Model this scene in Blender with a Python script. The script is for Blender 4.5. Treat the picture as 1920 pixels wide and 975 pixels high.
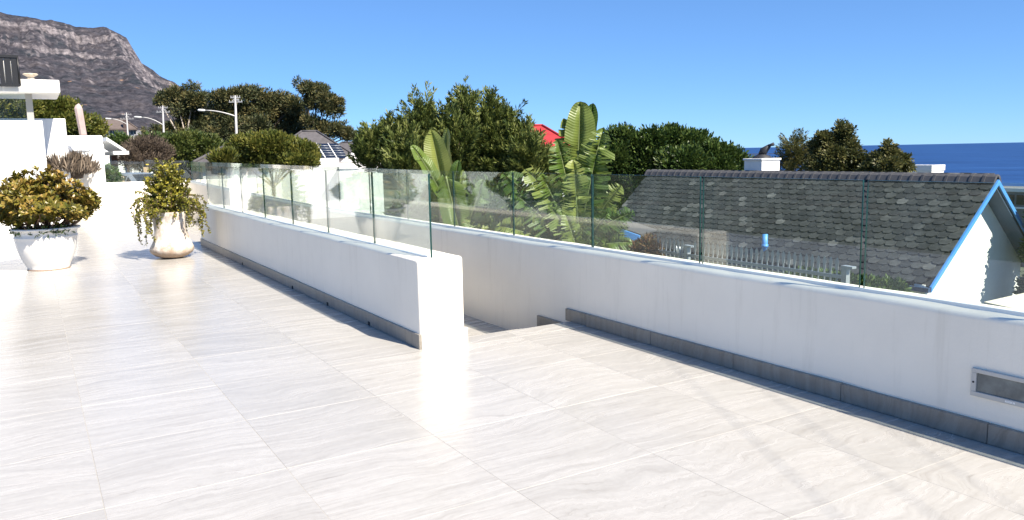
import bpy, bmesh, math, random
import numpy as np
from mathutils import Vector, Matrix
for o in list(bpy.data.objects): bpy.data.objects.remove(o)
scene = bpy.context.scene
col = scene.collection
R = math.radians

# ------------------------------------------------------------------ camera
F_PX, PITCH, ROLL, YAW, EYE = 1486.067, 0.135223, -0.0203605, 0.542676, 1.6
def _basis():
    cy, sy, cp, sp = math.cos(YAW), math.sin(YAW), math.cos(PITCH), math.sin(PITCH)
    fw = Vector((sy*cp, cy*cp, -sp)); rt = Vector((cy, -sy, 0)); up = rt.cross(fw)
    c, s = math.cos(ROLL), math.sin(ROLL)
    return fw, c*rt + s*up, -s*rt + c*up
FW, RT, UP = _basis()
cam = bpy.data.cameras.new('camera'); cam_o = bpy.data.objects.new('camera', cam); col.objects.link(cam_o)
cam.sensor_width = 36; cam.lens = F_PX/1920*36; cam.clip_start = .05; cam.clip_end = 120000
cam_o.matrix_world = Matrix(((RT.x, UP.x, -FW.x, 0), (RT.y, UP.y, -FW.y, 0), (RT.z, UP.z, -FW.z, EYE), (0, 0, 0, 1)))
scene.camera = cam_o
scene.render.resolution_x, scene.render.resolution_y = 1024, 520

# ------------------------------------------------------------------ light
SUN = Vector((.25, -.97, 1.02)).normalized()          # direction towards the sun
world = bpy.data.worlds.new('World'); scene.world = world; world.use_nodes = True
wn, wl = world.node_tree.nodes, world.node_tree.links
wn.clear()
sky = wn.new('ShaderNodeTexSky'); sky.sky_type = 'NISHITA'; sky.sun_disc = False
sky.sun_elevation = math.asin(SUN.z); sky.sun_rotation = math.atan2(SUN.x, SUN.y)
sky.altitude = 50; sky.air_density = .6; sky.dust_density = 0.0; sky.ozone_density = 6.0
bg = wn.new('ShaderNodeBackground'); bg.inputs['Strength'].default_value = .10
wo = wn.new('ShaderNodeOutputWorld')
# the phone's saturated rendering of a clear sky: one even curve and tint over the whole sky
gm = wn.new('ShaderNodeGamma'); gm.inputs['Gamma'].default_value = .62
tn = wn.new('ShaderNodeMix'); tn.data_type = 'RGBA'; tn.blend_type = 'MULTIPLY'; tn.inputs[0].default_value = 1; tn.inputs[7].default_value = (.71, 1.10, 1.57, 1)
wl.new(sky.outputs[0], gm.inputs[0]); wl.new(gm.outputs[0], tn.inputs[6]); wl.new(tn.outputs[2], bg.inputs[0]); wl.new(bg.outputs[0], wo.inputs[0])
sun = bpy.data.lights.new('sun', 'SUN'); sun.energy = 5.0; sun.angle = R(.53); sun.color = (1, .905, .775)
sun_o = bpy.data.objects.new('sun', sun); col.objects.link(sun_o)
sun_o.rotation_euler = SUN.to_track_quat('Z', 'Y').to_euler(); sun_o.location = (0, 0, 40)
vs = scene.view_settings
vs.view_transform = 'Standard'; vs.look = 'None'; vs.gamma = 1; vs.use_curve_mapping = False; vs.exposure = 1.1
scene.cycles.transparent_max_bounces = 40
scene.cycles.max_bounces = 10

# ------------------------------------------------------------------ helpers
def ray(px, py): return FW + RT*((px-960)/F_PX) - UP*((py-487.5)/F_PX)
def at(px, py, D):                        # a point seen at a photo position, D metres away over the ground
    d = ray(px, py); return Vector((0, 0, EYE)) + d*(D/math.hypot(d.x, d.y))
def aty(px, py, Y):
    d = ray(px, py); return Vector((0, 0, EYE)) + d*(Y/d.y)
def atx(px, py, X):
    d = ray(px, py); return Vector((0, 0, EYE)) + d*(X/d.x)
def scl(p): return (Vector(p)-Vector((0, 0, EYE))).dot(FW)/F_PX      # metres per photo pixel at p
def sstep(a, b, x):
    t = np.clip((x-a)/(b-a), 0, 1); return t*t*(3-2*t)
def ground(x, y):
    x = np.asarray(x, float); y = np.asarray(y, float)
    z = -.5 - 2.9*sstep(4.9, 7.5, x) - .105*np.maximum(0, x-9) + .014*np.maximum(0, y-34)*sstep(300, 20, x)
    return np.maximum(z, -64)
def gz(x, y): return float(ground(x, y))
WL = {}
def empty(name, loc, label=None, cat=None, group=None, kind=None, rz=0):
    o = bpy.data.objects.new(name, None); col.objects.link(o); o.location = loc; o.rotation_euler.z = rz
    o.empty_display_size = .2; WL[o.name] = Vector(loc)
    return tag(o, label, cat, group, kind)
def tag(o, label=None, cat=None, group=None, kind=None):
    if label: o['label'] = label
    if cat: o['category'] = cat
    if group: o['group'] = group
    if kind: o['kind'] = kind
    return o
def link(name, me, parent=None, loc=None):
    o = bpy.data.objects.new(name, me); col.objects.link(o)
    if parent is not None: o.parent = parent
    if loc is not None: o.location = loc
    return o
class MB:
    """collects shapes; build() links them as one mesh object. Coordinates are the parent's own."""
    def __init__(s): s.v = []; s.f = []; s.m = []; s.sm = []
    def add(s, vs, fs, mi=0, smooth=False):
        n = len(s.v); s.v += [tuple(v) for v in vs]; s.f += [tuple(i+n for i in f) for f in fs]
        s.m += [mi]*len(fs); s.sm += [smooth]*len(fs); return s
    def box(s, c, d, rz=0, mi=0, M=None):
        x, y, z = d[0]/2, d[1]/2, d[2]/2
        vs = [Vector((i*x, j*y, k*z)) for i in (-1, 1) for j in (-1, 1) for k in (-1, 1)]
        if M is None: M = Matrix.Rotation(rz, 3, 'Z')
        return s.add([M@v + Vector(c) for v in vs], [(0, 1, 3, 2), (4, 6, 7, 5), (0, 4, 5, 1), (2, 3, 7, 6), (0, 2, 6, 4), (1, 5, 7, 3)], mi)
    def b2(s, lo, hi, mi=0):
        return s.box([(a+b)/2 for a, b in zip(lo, hi)], [b-a for a, b in zip(lo, hi)], mi=mi)
    def tube(s, pts, rad, n=8, mi=0, cap=True):
        pts = [Vector(p) for p in pts]
        if not hasattr(rad, '__len__'): rad = [rad]*len(pts)
        ref = Vector((0, 0, 1)); vs = []; fs = []
        for i, p in enumerate(pts):
            t = (pts[min(i+1, len(pts)-1)] - pts[max(i-1, 0)]).normalized()
            a = t.cross(ref if abs(t.z) < .95 else Vector((1, 0, 0))).normalized(); b = t.cross(a)
            vs += [p + (a*math.cos(k*2*math.pi/n) + b*math.sin(k*2*math.pi/n))*rad[i] for k in range(n)]
        for i in range(len(pts)-1):
            for k in range(n):
                q = (k+1) % n; fs.append((i*n+k, i*n+q, (i+1)*n+q, (i+1)*n+k))
        if cap: fs += [tuple(range(n))[::-1], tuple(range((len(pts)-1)*n, len(pts)*n))]
        return s.add(vs, fs, mi, True)
    def lathe(s, prof, n=32, c=(0, 0, 0), mi=0, wob=None):
        vs = []; fs = []
        for j, (r, z) in enumerate(prof):
            for k in range(n):
                a = k*2*math.pi/n; w = wob(a, z) if wob else 0
                vs.append((c[0]+(r+w)*math.cos(a), c[1]+(r+w)*math.sin(a), c[2]+z))
        for j in range(len(prof)-1):
            for k in range(n):
                q = (k+1) % n; fs.append((j*n+k, j*n+q, (j+1)*n+q, (j+1)*n+k))
        return s.add(vs, fs, mi, True)
    def prism(s, poly, axis, a, b, mi=0):
        """poly: 2-d outline; extruded from a to b along axis 'x','y' or 'z'"""
        def mk(p, t):
            return {'x': (t, p[0], p[1]), 'y': (p[0], t, p[1]), 'z': (p[0], p[1], t)}[axis]
        n = len(poly); vs = [mk(p, a) for p in poly] + [mk(p, b) for p in poly]
        fs = [tuple(range(n))[::-1], tuple(range(n, 2*n))] + [(i, (i+1) % n, n+(i+1) % n, n+i) for i in range(n)]
        return s.add(vs, fs, mi)
    def build(s, name, mats, parent=None, bevel=0, seg=2, loc=None, recalc=True, off=None):
        me = bpy.data.meshes.new(name)
        if off is not None: s.v = [(v[0]-off[0], v[1]-off[1], v[2]-off[2]) for v in s.v]
        me.from_pydata(s.v, [], s.f)
        for m in (mats if isinstance(mats, (list, tuple)) else [mats]): me.materials.append(m)
        me.polygons.foreach_set('material_index', s.m); me.polygons.foreach_set('use_smooth', s.sm)
        if bevel or recalc:
            bm = bmesh.new(); bm.from_mesh(me)
            if recalc: bmesh.ops.recalc_face_normals(bm, faces=bm.faces)
            if bevel:
                e = [e for e in bm.edges if len(e.link_faces) == 2 and e.calc_face_angle(0) > .5]
                bmesh.ops.bevel(bm, geom=e, offset=bevel, segments=seg, affect='EDGES', profile=.5)
            bm.to_mesh(me); bm.free()
        me.update()
        return link(name, me, parent, loc)

# ------------------------------------------------------------------ materials
def mat(name):
    m = bpy.data.materials.new(name); m.use_nodes = True
    nt = m.node_tree; return m, nt, nt.nodes, nt.links, nt.nodes['Principled BSDF']
def ramp(N, stops, interp='LINEAR'):
    r = N.new('ShaderNodeValToRGB'); cr = r.color_ramp; cr.interpolation = interp
    while len(cr.elements) < len(stops): cr.elements.new(.5)
    for e, (p, c) in zip(cr.elements, stops):
        e.position = p; e.color = (*c, 1) if len(c) == 3 else c
    return r
def noise(N, L, vec, scale, detail=4, rough=.55, dist=0):
    n = N.new('ShaderNodeTexNoise'); n.inputs['Scale'].default_value = scale; n.inputs['Detail'].default_value = detail
    n.inputs['Roughness'].default_value = rough; n.inputs['Distortion'].default_value = dist
    if vec is not None: L.new(vec, n.inputs['Vector'])
    return n
def mapping(N, L, src, scale=(1, 1, 1), rot=(0, 0, 0)):
    m = N.new('ShaderNodeMapping'); m.inputs['Scale'].default_value = scale; m.inputs['Rotation'].default_value = rot
    L.new(src, m.inputs['Vector']); return m.outputs[0]
def bump(N, L, h, strength, dist, b):
    k = N.new('ShaderNodeBump'); k.inputs['Strength'].default_value = strength; k.inputs['Distance'].default_value = dist
    L.new(h, k.inputs['Height']); L.new(k.outputs[0], b.inputs['Normal']); return k
def plain(name, c, rough=.5, metal=0, spec=.5, var=0, nscale=6, bmp=0, bscale=40, bdist=.01):
    m, nt, N, L, b = mat(name)
    b.inputs['Roughness'].default_value = rough; b.inputs['Metallic'].default_value = metal
    b.inputs['Specular IOR Level'].default_value = spec; b.inputs['Base Color'].default_value = (*c, 1)
    tc = N.new('ShaderNodeTexCoord')
    if var:
        n = noise(N, L, tc.outputs['Object'], nscale, 6, .6)
        r = ramp(N, [(.3, [x*(1-var) for x in c]), (.7, [min(1, x*(1+var)) for x in c])])
        L.new(n.outputs[0], r.inputs[0]); L.new(r.outputs[0], b.inputs['Base Color'])
    if bmp:
        n2 = noise(N, L, tc.outputs['Object'], bscale, 5, .6); bump(N, L, n2.outputs[0], bmp, bdist, b)
    return m
def tile_mat(name, cols, rough):
    m, nt, N, L, b = mat(name)
    tc = N.new('ShaderNodeTexCoord'); oi = N.new('ShaderNodeObjectInfo')
    mul = N.new('ShaderNodeVectorMath'); mul.operation = 'MULTIPLY'; mul.inputs[1].default_value = (37., 91., 13.)
    cmb = N.new('ShaderNodeCombineXYZ')
    for i in range(3): L.new(oi.outputs['Random'], cmb.inputs[i])
    L.new(cmb.outputs[0], mul.inputs[0])
    add = N.new('ShaderNodeVectorMath'); add.operation = 'ADD'; L.new(tc.outputs['Object'], add.inputs[0]); L.new(mul.outputs[0], add.inputs[1])
    warp = noise(N, L, add.outputs[0], 2.0, 5, .65)
    wm = noise(N, L, add.outputs[0], .9, 2, .5); wr = N.new('ShaderNodeMapRange'); wr.inputs['From Min'].default_value = .42; wr.inputs['From Max'].default_value = .66; wr.inputs['To Min'].default_value = .06; wr.inputs['To Max'].default_value = .36
    L.new(wm.outputs[0], wr.inputs[0]); wc = N.new('ShaderNodeCombineXYZ'); wc.inputs[0].default_value = .12; L.new(wr.outputs[0], wc.inputs[1])
    wv = N.new('ShaderNodeVectorMath'); wv.operation = 'MULTIPLY_ADD'; L.new(wc.outputs[0], wv.inputs[1])
    L.new(warp.outputs['Color'], wv.inputs[0]); L.new(add.outputs[0], wv.inputs[2])
    v1 = mapping(N, L, wv.outputs[0], (.8, 10, 1)); n1 = noise(N, L, v1, 1.5, 9, .66, .35)
    v2 = mapping(N, L, wv.outputs[0], (2.4, 34, 1)); n2 = noise(N, L, v2, 1.6, 9, .74, .4)
    r1 = ramp(N, [(.26, cols[0]), (.45, cols[1]), (.6, cols[2]), (.78, cols[3])]); L.new(n1.outputs[0], r1.inputs[0])
    r2 = ramp(N, [(.30, (.72, .70, .68)), (.41, (.93, .92, .91)), (.53, (1, 1, 1))]); L.new(n2.outputs[0], r2.inputs[0])
    mx = N.new('ShaderNodeMix'); mx.data_type = 'RGBA'; mx.blend_type = 'MULTIPLY'; mx.inputs[0].default_value = 1
    L.new(r1.outputs[0], mx.inputs[6]); L.new(r2.outputs[0], mx.inputs[7])
    n3 = noise(N, L, add.outputs[0], 24, 6, .7)
    r3 = ramp(N, [(.35, (.94, .94, .94)), (.6, (1, 1, 1))]); L.new(n3.outputs[0], r3.inputs[0])
    mx2 = N.new('ShaderNodeMix'); mx2.data_type = 'RGBA'; mx2.blend_type = 'MULTIPLY'; mx2.inputs[0].default_value = 1
    L.new(mx.outputs[2], mx2.inputs[6]); L.new(r3.outputs[0], mx2.inputs[7])
    pt = N.new('ShaderNodeMapRange'); pt.inputs['To Min'].default_value = .95; pt.inputs['To Max'].default_value = 1.05; L.new(oi.outputs['Random'], pt.inputs[0])
    mx4 = N.new('ShaderNodeVectorMath'); mx4.operation = 'SCALE'; L.new(mx2.outputs[2], mx4.inputs[0]); L.new(pt.outputs[0], mx4.inputs['Scale'])
    L.new(mx4.outputs[0], b.inputs['Base Color'])
    rr = N.new('ShaderNodeMapRange'); rr.inputs['To Min'].default_value = rough*.7; rr.inputs['To Max'].default_value = rough*1.4
    L.new(n1.outputs[0], rr.inputs[0]); L.new(rr.outputs[0], b.inputs['Roughness'])
    bump(N, L, n2.outputs[0], .05, .002, b)
    return m
M = {}
M['tile'] = tile_mat('travertine_tile', [(.36, .345, .318), (.415, .404, .378), (.455, .444, .418), (.42, .412, .392)], .25)
M['skirt'] = tile_mat('skirting_tile', [(.20, .182, .155), (.26, .238, .205), (.31, .285, .245), (.25, .235, .205)], .45)
M['grout'] = plain('grout', (.36, .345, .32), .9)
def plaster(name, c, bm=.25):
    m, nt, N, L, b = mat(name)
    tc = N.new('ShaderNodeTexCoord')
    n = noise(N, L, tc.outputs['Object'], 1.3, 6, .6)
    r = ramp(N, [(.25, [x*.93 for x in c]), (.6, c)]); L.new(n.outputs[0], r.inputs[0])
    ns = noise(N, L, mapping(N, L, tc.outputs['Object'], (9, 9, .8)), 1.1, 7, .7); rs_ = ramp(N, [(.30, (.86, .85, .83)), (.46, (1, 1, 1))]); L.new(ns.outputs[0], rs_.inputs[0])
    md = N.new('ShaderNodeMix'); md.data_type = 'RGBA'; md.blend_type = 'MULTIPLY'; md.inputs[0].default_value = .5; L.new(r.outputs[0], md.inputs[6]); L.new(rs_.outputs[0], md.inputs[7]); L.new(md.outputs[2], b.inputs['Base Color'])
    b.inputs['Roughness'].default_value = .7; b.inputs['Specular IOR Level'].default_value = .3
    n2 = noise(N, L, tc.outputs['Object'], 55, 5, .65); n3 = noise(N, L, mapping(N, L, tc.outputs['Object'], (1, .5, 1)), 7, 3, .5)
    ad = N.new('ShaderNodeMath'); ad.operation = 'MULTIPLY_ADD'; ad.inputs[1].default_value = 2.2; L.new(n3.outputs[0], ad.inputs[0]); L.new(n2.outputs[0], ad.inputs[2])
    bump(N, L, ad.outputs[0], bm, .005, b)
    return m
M['plaster'] = plaster('white_plaster', (.92, .865, .755))
M['house_white'] = plaster('house_white', (.82, .82, .81), .1)
M['white'] = plain('white_paint', (.82, .82, .8), .5)
M['cream'] = plain('cream_paint', (.68, .62, .50), .7, var=.08, nscale=2)
M['blue'] = plain('blue_paint', (.085, .30, .72), .45, var=.06)
M['black'] = plain('black_metal', (.012, .012, .013), .4)
M['dark'] = plain('dark_void', (.02, .02, .022), .8)
M['grey_metal'] = plain('galvanised_steel', (.50, .53, .55), .42, .55, var=.1, nscale=12)
M['steel'] = plain('pole_steel', (.40, .40, .40), .5, .3, var=.12, nscale=3)
M['bark'] = plain('bark', (.10, .075, .055), .9, var=.35, nscale=9, bmp=.5, bscale=20, bdist=.02)
M['pale_bark'] = plain('pale_bark', (.40, .35, .29), .9, var=.3, nscale=4)
M['stem'] = plain('succulent_stem', (.16, .10, .065), .85, var=.3, nscale=12)
M['soil'] = plain('soil', (.07, .05, .035), .95, var=.3, nscale=20, bmp=.6, bscale=30, bdist=.02)
M['asphalt'] = plain('asphalt', (.06, .06, .062), .9, var=.15, nscale=30)
def glass_mat(name, tint, gloss=1.0, ior=1.5):
    m, nt, N, L, b = mat(name); N.remove(b)
    out = N['Material Output']
    tr = N.new('ShaderNodeBsdfTransparent'); tr.inputs[0].default_value = (*tint, 1)
    gl = N.new('ShaderNodeBsdfGlossy'); gl.inputs['Roughness'].default_value = .005; gl.inputs[0].default_value = (gloss, gloss, gloss, 1)
    fr = N.new('ShaderNodeFresnel'); g_ = N.new('ShaderNodeNewGeometry')
    mr = N.new('ShaderNodeMapRange'); mr.inputs['To Min'].default_value = ior; mr.inputs['To Max'].default_value = 1/ior
    L.new(g_.outputs['Backfacing'], mr.inputs[0]); L.new(mr.outputs[0], fr.inputs['IOR'])
    mx = N.new('ShaderNodeMixShader'); L.new(fr.outputs[0], mx.inputs[0]); L.new(tr.outputs[0], mx.inputs[1]); L.new(gl.outputs[0], mx.inputs[2])
    # a thin film of dust and salt
    tc = N.new('ShaderNodeTexCoord'); n = noise(N, L, mapping(N, L, tc.outputs['Object'], (1, 1, .5)), 3.5, 7, .7); dr = N.new('ShaderNodeMapRange')
    dr.inputs['From Min'].default_value = .42; dr.inputs['From Max'].default_value = .75; dr.inputs['To Max'].default_value = .05; L.new(n.outputs[0], dr.inputs[0])
    df = N.new('ShaderNodeBsdfDiffuse'); df.inputs[0].default_value = (.7, .7, .68, 1); m2 = N.new('ShaderNodeMixShader')
    L.new(dr.outputs[0], m2.inputs[0]); L.new(mx.outputs[0], m2.inputs[1]); L.new(df.outputs[0], m2.inputs[2]); mx = m2
    L.new(mx.outputs[0], out.inputs['Surface'])
    return m
M['glass'] = glass_mat('balustrade_glass', (.91, .96, .94))
M['glass_edge'] = plain('glass_edge', (.010, .045, .042), .15)
M['window'] = plain('window_glass', (.02, .024, .028), .05, 0, .8)
M['dark_window'] = plain('dark_window', (.015, .017, .02), .15)
M['lamp_glass'] = plain('frosted_lamp_glass', (.15, .165, .16), .25, var=.4, nscale=9)

# ------------------------------------------------------------------ ground, sea
def grid_mesh(name, xs, ys, zf, m, kind='structure', smooth=True):
    X, Y = np.meshgrid(xs, ys, indexing='ij'); Z = zf(X, Y)
    nx, ny = len(xs), len(ys)
    v = np.stack([X, Y, Z], -1).reshape(-1, 3)
    i = np.arange(nx*ny).reshape(nx, ny)
    q = np.stack([i[:-1, :-1], i[1:, :-1], i[1:, 1:], i[:-1, 1:]], -1).reshape(-1, 4)
    me = np_mesh(name, v, q); me.materials.append(m)
    me.polygons.foreach_set('use_smooth', [smooth]*len(q))
    o = link(name, me); tag(o, kind=kind); return o
def np_mesh(name, v, q):
    me = bpy.data.meshes.new(name); k = q.shape[1]
    me.vertices.add(len(v)); me.vertices.foreach_set('co', np.asarray(v, np.float32).ravel())
    me.loops.add(q.size); me.loops.foreach_set('vertex_index', q.astype(np.int32).ravel())
    me.polygons.add(len(q)); me.polygons.foreach_set('loop_start', np.arange(0, q.size, k, dtype=np.int32))
    try: me.polygons.foreach_set('loop_total', np.full(len(q), k, np.int32))
    except Exception: pass
    me.update(calc_edges=True); return me
def ground_mat():
    m, nt, N, L, b = mat('hillside_ground'); tc = N.new('ShaderNodeTexCoord')
    n = noise(N, L, tc.outputs['Object'], .35, 8, .65)
    r = ramp(N, [(.3, (.035, .05, .018)), (.5, (.06, .075, .03)), (.68, (.13, .11, .07))])
    L.new(n.outputs[0], r.inputs[0]); L.new(r.outputs[0], b.inputs['Base Color']); b.inputs['Roughness'].default_value = .95
    n2 = noise(N, L, tc.outputs['Object'], 4, 6, .6); bump(N, L, n2.outputs[0], .6, .15, b); return m
gx = np.concatenate([np.linspace(-6000, -60, 14), np.linspace(-50, 4.6, 14), np.linspace(4.8, 12, 14), np.linspace(14, 60, 20), np.linspace(80, 640, 20)])
gy = np.concatenate([np.linspace(-3000, -40, 10), np.linspace(-30, 120, 60), np.linspace(150, 1200, 20), np.linspace(1500, 9000, 12)])
ground_o = grid_mesh('ground', gx, gy, lambda X, Y: ground(X, Y), ground_mat())
def sea_mat():
    m, nt, N, L, b = mat('sea_water'); tc = N.new('ShaderNodeTexCoord')
    v = mapping(N, L, tc.outputs['Object'], (1, .35, 1))
    n = noise(N, L, v, .007, 8, .7); r = ramp(N, [(.32, (.006, .028, .105)), (.5, (.009, .042, .15)), (.68, (.018, .068, .21))])
    L.new(n.outputs[0], r.inputs[0]); L.new(r.outputs[0], b.inputs['Base Color'])
    b.inputs['Roughness'].default_value = .45; b.inputs['Specular IOR Level'].default_value = .22
    n2 = noise(N, L, v, .06, 5, .7); bump(N, L, n2.outputs[0], .6, 2.5, b); return m
sx = np.concatenate([np.linspace(480, 4000, 12), np.linspace(6000, 90000, 12)]); sy = np.linspace(-60000, 90000, 31)
grid_mesh('sea', sx, sy, lambda X, Y: X*0-60., sea_mat())

# ------------------------------------------------------------------ mountain
def vnoise(x, y, seed):
    """value noise on arrays"""
    xi, yi = np.floor(x).astype(np.int64), np.floor(y).astype(np.int64); fx, fy = x-xi, y-yi
    fx = fx*fx*(3-2*fx); fy = fy*fy*(3-2*fy)
    def h(a, b):
        n = (a*374761393 + b*668265263 + seed*1274126177) & 0xffffffff
        n = ((n ^ (n >> 13))*1274126177) & 0xffffffff
        return ((n ^ (n >> 16)) & 0xffff)/65535.
    return (h(xi, yi)*(1-fx)+h(xi+1, yi)*fx)*(1-fy) + (h(xi, yi+1)*(1-fx)+h(xi+1, yi+1)*fx)*fy
def fbm(x, y, seed, oct=5, g=.5):
    s = 0; a = 1; t = 0
    for k in range(oct): s = s + a*vnoise(x*2**k, y*2**k, seed+k); t += a; a *= g
    return s/t
def mountain_mat():
    m, nt, N, L, b = mat('hazed_mountain_rock'); geo = N.new('ShaderNodeNewGeometry'); tc = N.new('ShaderNodeTexCoord')
    pos = tc.outputs['Object']
    st = mapping(N, L, pos, (.006, .006, .032)); n1 = noise(N, L, st, 1.6, 9, .72, .8)
    rock = ramp(N, [(.30, (.062, .058, .070)), (.44, (.13, .118, .130)), (.55, (.23, .212, .222)), (.68, (.13, .12, .13))]); L.new(n1.outputs[0], rock.inputs[0])  # rock tones lightened and blued to stand in for distance haze
    n2 = noise(N, L, pos, .012, 8, .68)
    veg = ramp(N, [(.34, (.034, .040, .050)), (.5, (.056, .055, .067)), (.62, (.076, .070, .078)), (.75, (.10, .088, .092))]); L.new(n2.outputs[0], veg.inputs[0])  # scrub tones carry the same painted haze
    sep = N.new('ShaderNodeSeparateXYZ'); L.new(geo.outputs['Normal'], sep.inputs[0])
    n3 = noise(N, L, pos, .02, 6, .7)
    ad = N.new('ShaderNodeMath'); ad.operation = 'MULTIPLY_ADD'; ad.inputs[1].default_value = .55; ad.inputs[2].default_value = -.27
    L.new(n3.outputs[0], ad.inputs[0])
    sm = N.new('ShaderNodeMath'); sm.operation = 'ADD'; L.new(sep.outputs['Z'], sm.inputs[0]); L.new(ad.outputs[0], sm.inputs[1])
    sr = ramp(N, [(.56, (0, 0, 0)), (.80, (1, 1, 1))]); L.new(sm.outputs[0], sr.inputs[0])
    mx = N.new('ShaderNodeMix'); mx.data_type = 'RGBA'; L.new(sr.outputs[0], mx.inputs[0]); L.new(rock.outputs[0], mx.inputs[6]); L.new(veg.outputs[0], mx.inputs[7])
    nf = noise(N, L, mapping(N, L, pos, (1, 1, 1.6)), .055, 5, .75, .3)
    rf_ = ramp(N, [(.34, (.45, .45, .48)), (.5, (1, 1, 1)), (.66, (1.75, 1.7, 1.65))]); L.new(nf.outputs[0], rf_.inputs[0])
    mf = N.new('ShaderNodeMix'); mf.data_type = 'RGBA'; mf.blend_type = 'MULTIPLY'; mf.inputs[0].default_value = 1; L.new(mx.outputs[2], mf.inputs[6]); L.new(rf_.outputs[0], mf.inputs[7]); mx = mf
    # bare orange scars and pale boulders on the lower slope
    sc = mapping(N, L, pos, (.010, .010, .028)); n4 = noise(N, L, sc, 1.0, 3, .5)
    sz = N.new('ShaderNodeSeparateXYZ'); L.new(pos, sz.inputs[0]); zm = N.new('ShaderNodeMapRange'); zm.inputs['From Min'].default_value = 230; zm.inputs['From Max'].default_value = 290; zm.inputs['To Min'].default_value = 0; zm.inputs['To Max'].default_value = -.3
    L.new(sz.outputs['Z'], zm.inputs[0]); za = N.new('ShaderNodeMath'); za.operation = 'ADD'; L.new(n4.outputs[0], za.inputs[0]); L.new(zm.outputs[0], za.inputs[1])
    rs = ramp(N, [(.685, (0, 0, 0)), (.705, (1, 1, 1))]); L.new(za.outputs[0], rs.inputs[0])
    mx2 = N.new('ShaderNodeMix'); mx2.data_type = 'RGBA'; L.new(rs.outputs[0], mx2.inputs[0]); L.new(mx.outputs[2], mx2.inputs[6]); mx2.inputs[7].default_value = (.30, .19, .13, 1)
    n5 = noise(N, L, pos, .045, 4, .7); rb = ramp(N, [(.66, (0, 0, 0)), (.71, (.7, .7, .7))]); L.new(n5.outputs[0], rb.inputs[0])
    mx3 = N.new('ShaderNodeMix'); mx3.data_type = 'RGBA'; L.new(rb.outputs[0], mx3.inputs[0]); L.new(mx2.outputs[2], mx3.inputs[6]); mx3.inputs[7].default_value = (.25, .23, .22, 1)
    L.new(mx3.outputs[2], b.inputs['Base Color']); b.inputs['Roughness'].default_value = .95; b.inputs['Specular IOR Level'].default_value = .1
    n6 = noise(N, L, pos, .03, 9, .75); bump(N, L, n6.outputs[0], 1., 14, b)
    return m
RIDGE_Y = 3000.
prof_px = [(-500, -60), (-250, -20), (-100, 8), (0, 22), (25, 30), (50, 31), (80, 38), (110, 40), (140, 50), (180, 52), (195, 50), (205, 55), (236, 70), (246, 88), (256, 104), (264, 118), (280, 128), (300, 143), (320, 153), (345, 166), (380, 190), (430, 222), (500, 252), (600, 280), (760, 300)]
pts = [aty(px, py, RIDGE_Y) for px, py in prof_px]
PX = np.array([p.x for p in pts]); PZ = np.array([p.z for p in pts])
def mountain_z(X, Y):
    H = np.interp(X, PX, PZ, left=PZ[0]+80, right=4.)
    gul = fbm(X/170, Y*0+3.1, 5, 5, .55)-.5
    gul2 = fbm(X/55+7, Y/600, 11, 4, .6)-.5
    t = (Y-1300)/(RIDGE_Y-1300)
    tt = t +   .22*gul*sstep(.25, .8, t)*sstep(1.02, .85, t) + .07*gul2*sstep(.5, .8, t)*sstep(1.02, .9, t)
    S = np.interp(tt, [-.2, 0, .3, .52, .70, .735, .765, .79, .80, .83, .86, .885, .90, .945, .965, 1.0, 1.2, 1.6],
                      [.0, .03, .20, .40, .585, .62, .668, .692, .728, .765, .815, .842, .905, .938, .975, 1., .97, .8])
    rough = (fbm(X/60, Y/60, 21, 5, .55)-.5)*34*sstep(0, .3, t)*np.minimum(1, H/150)*sstep(1.0, .93, t) + (fbm(X/26, Y/26, 27, 3)-.5)*7*sstep(.3, .6, t)
    return H*S + rough - 14 + 14*sstep(.3, .9, t)
mx_ = np.concatenate([np.linspace(-1500, -200, 60), np.linspace(-196, 620, 330), np.linspace(630, 1500, 60)]); my_ = np.concatenate([np.linspace(1200, 2300, 110), np.linspace(2305, 3060, 230), np.linspace(3080, 3700, 20)])
mo = grid_mesh('mountain', mx_, my_, mountain_z, mountain_mat())

# ------------------------------------------------------------------ terrace floor, tile by tile
XJ = [.165+.845*k for k in range(-2, 5)] + [4.30]
YJ = [1.28+.9*k for k in range(0, 29)]; YJ[-1] = 26.9
fl = MB().b2((-2.4, -3, -.2), (4.45, 6.0, -.0014)).b2((-2.4, 6.0, -.2), (2.9, 27.2, -.0015))
floor = fl.build('terrace_floor', M['grout']); tag(floor, kind='structure')
tmesh = {}
def tile_me(w, d, h=.022):
    k = (round(w, 3), round(d, 3), h)
    if k not in tmesh:
        t = MB().box((0, 0, 0), (w, d, h)); o = t.build('tile', M['tile'], bevel=.0015, seg=1); tmesh[k] = o.data; bpy.data.objects.remove(o)
    return tmesh[k]
G = .0022
ntile = 0
for i in range(len(XJ)-1):
    for j in range(len(YJ)-1):
        x0, x1, y0, y1 = XJ[i], XJ[i+1], YJ[j], YJ[j+1]
        if x0 >= 2.6 and y0 > 6.0: continue
        if x0 >= 2.6 and y1 > 6.03: y1 = 6.03
        if y0 > 5.9 and x1 > 2.68: x1 = 2.68
        dz = random.Random(i*71+j).uniform(-.0006, .0006)
        link('tile', tile_me(x1-x0-G, y1-y0-G), floor, ((x0+x1)/2, (y0+y1)/2, -.011+dz)); ntile += 1
rest = MB()
for i in range(1):
    for j in range(33):
        x1 = -1.525-.845*i; y0 = -2.32+.9*j
        rest.b2((x1-.845+G, y0+G, -.02), (x1-G, min(y0+.9, 27)-G, 0))
for i in range(len(XJ)-1):
    for j in range(4):
        rest.b2((XJ[i]+G, -2.32+.9*j+G, -.02), (XJ[i+1]-G, -2.32+.9*(j+1)-G, 0))
tag(rest.build('tile_field', M['tile'], floor), kind='stuff')
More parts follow.
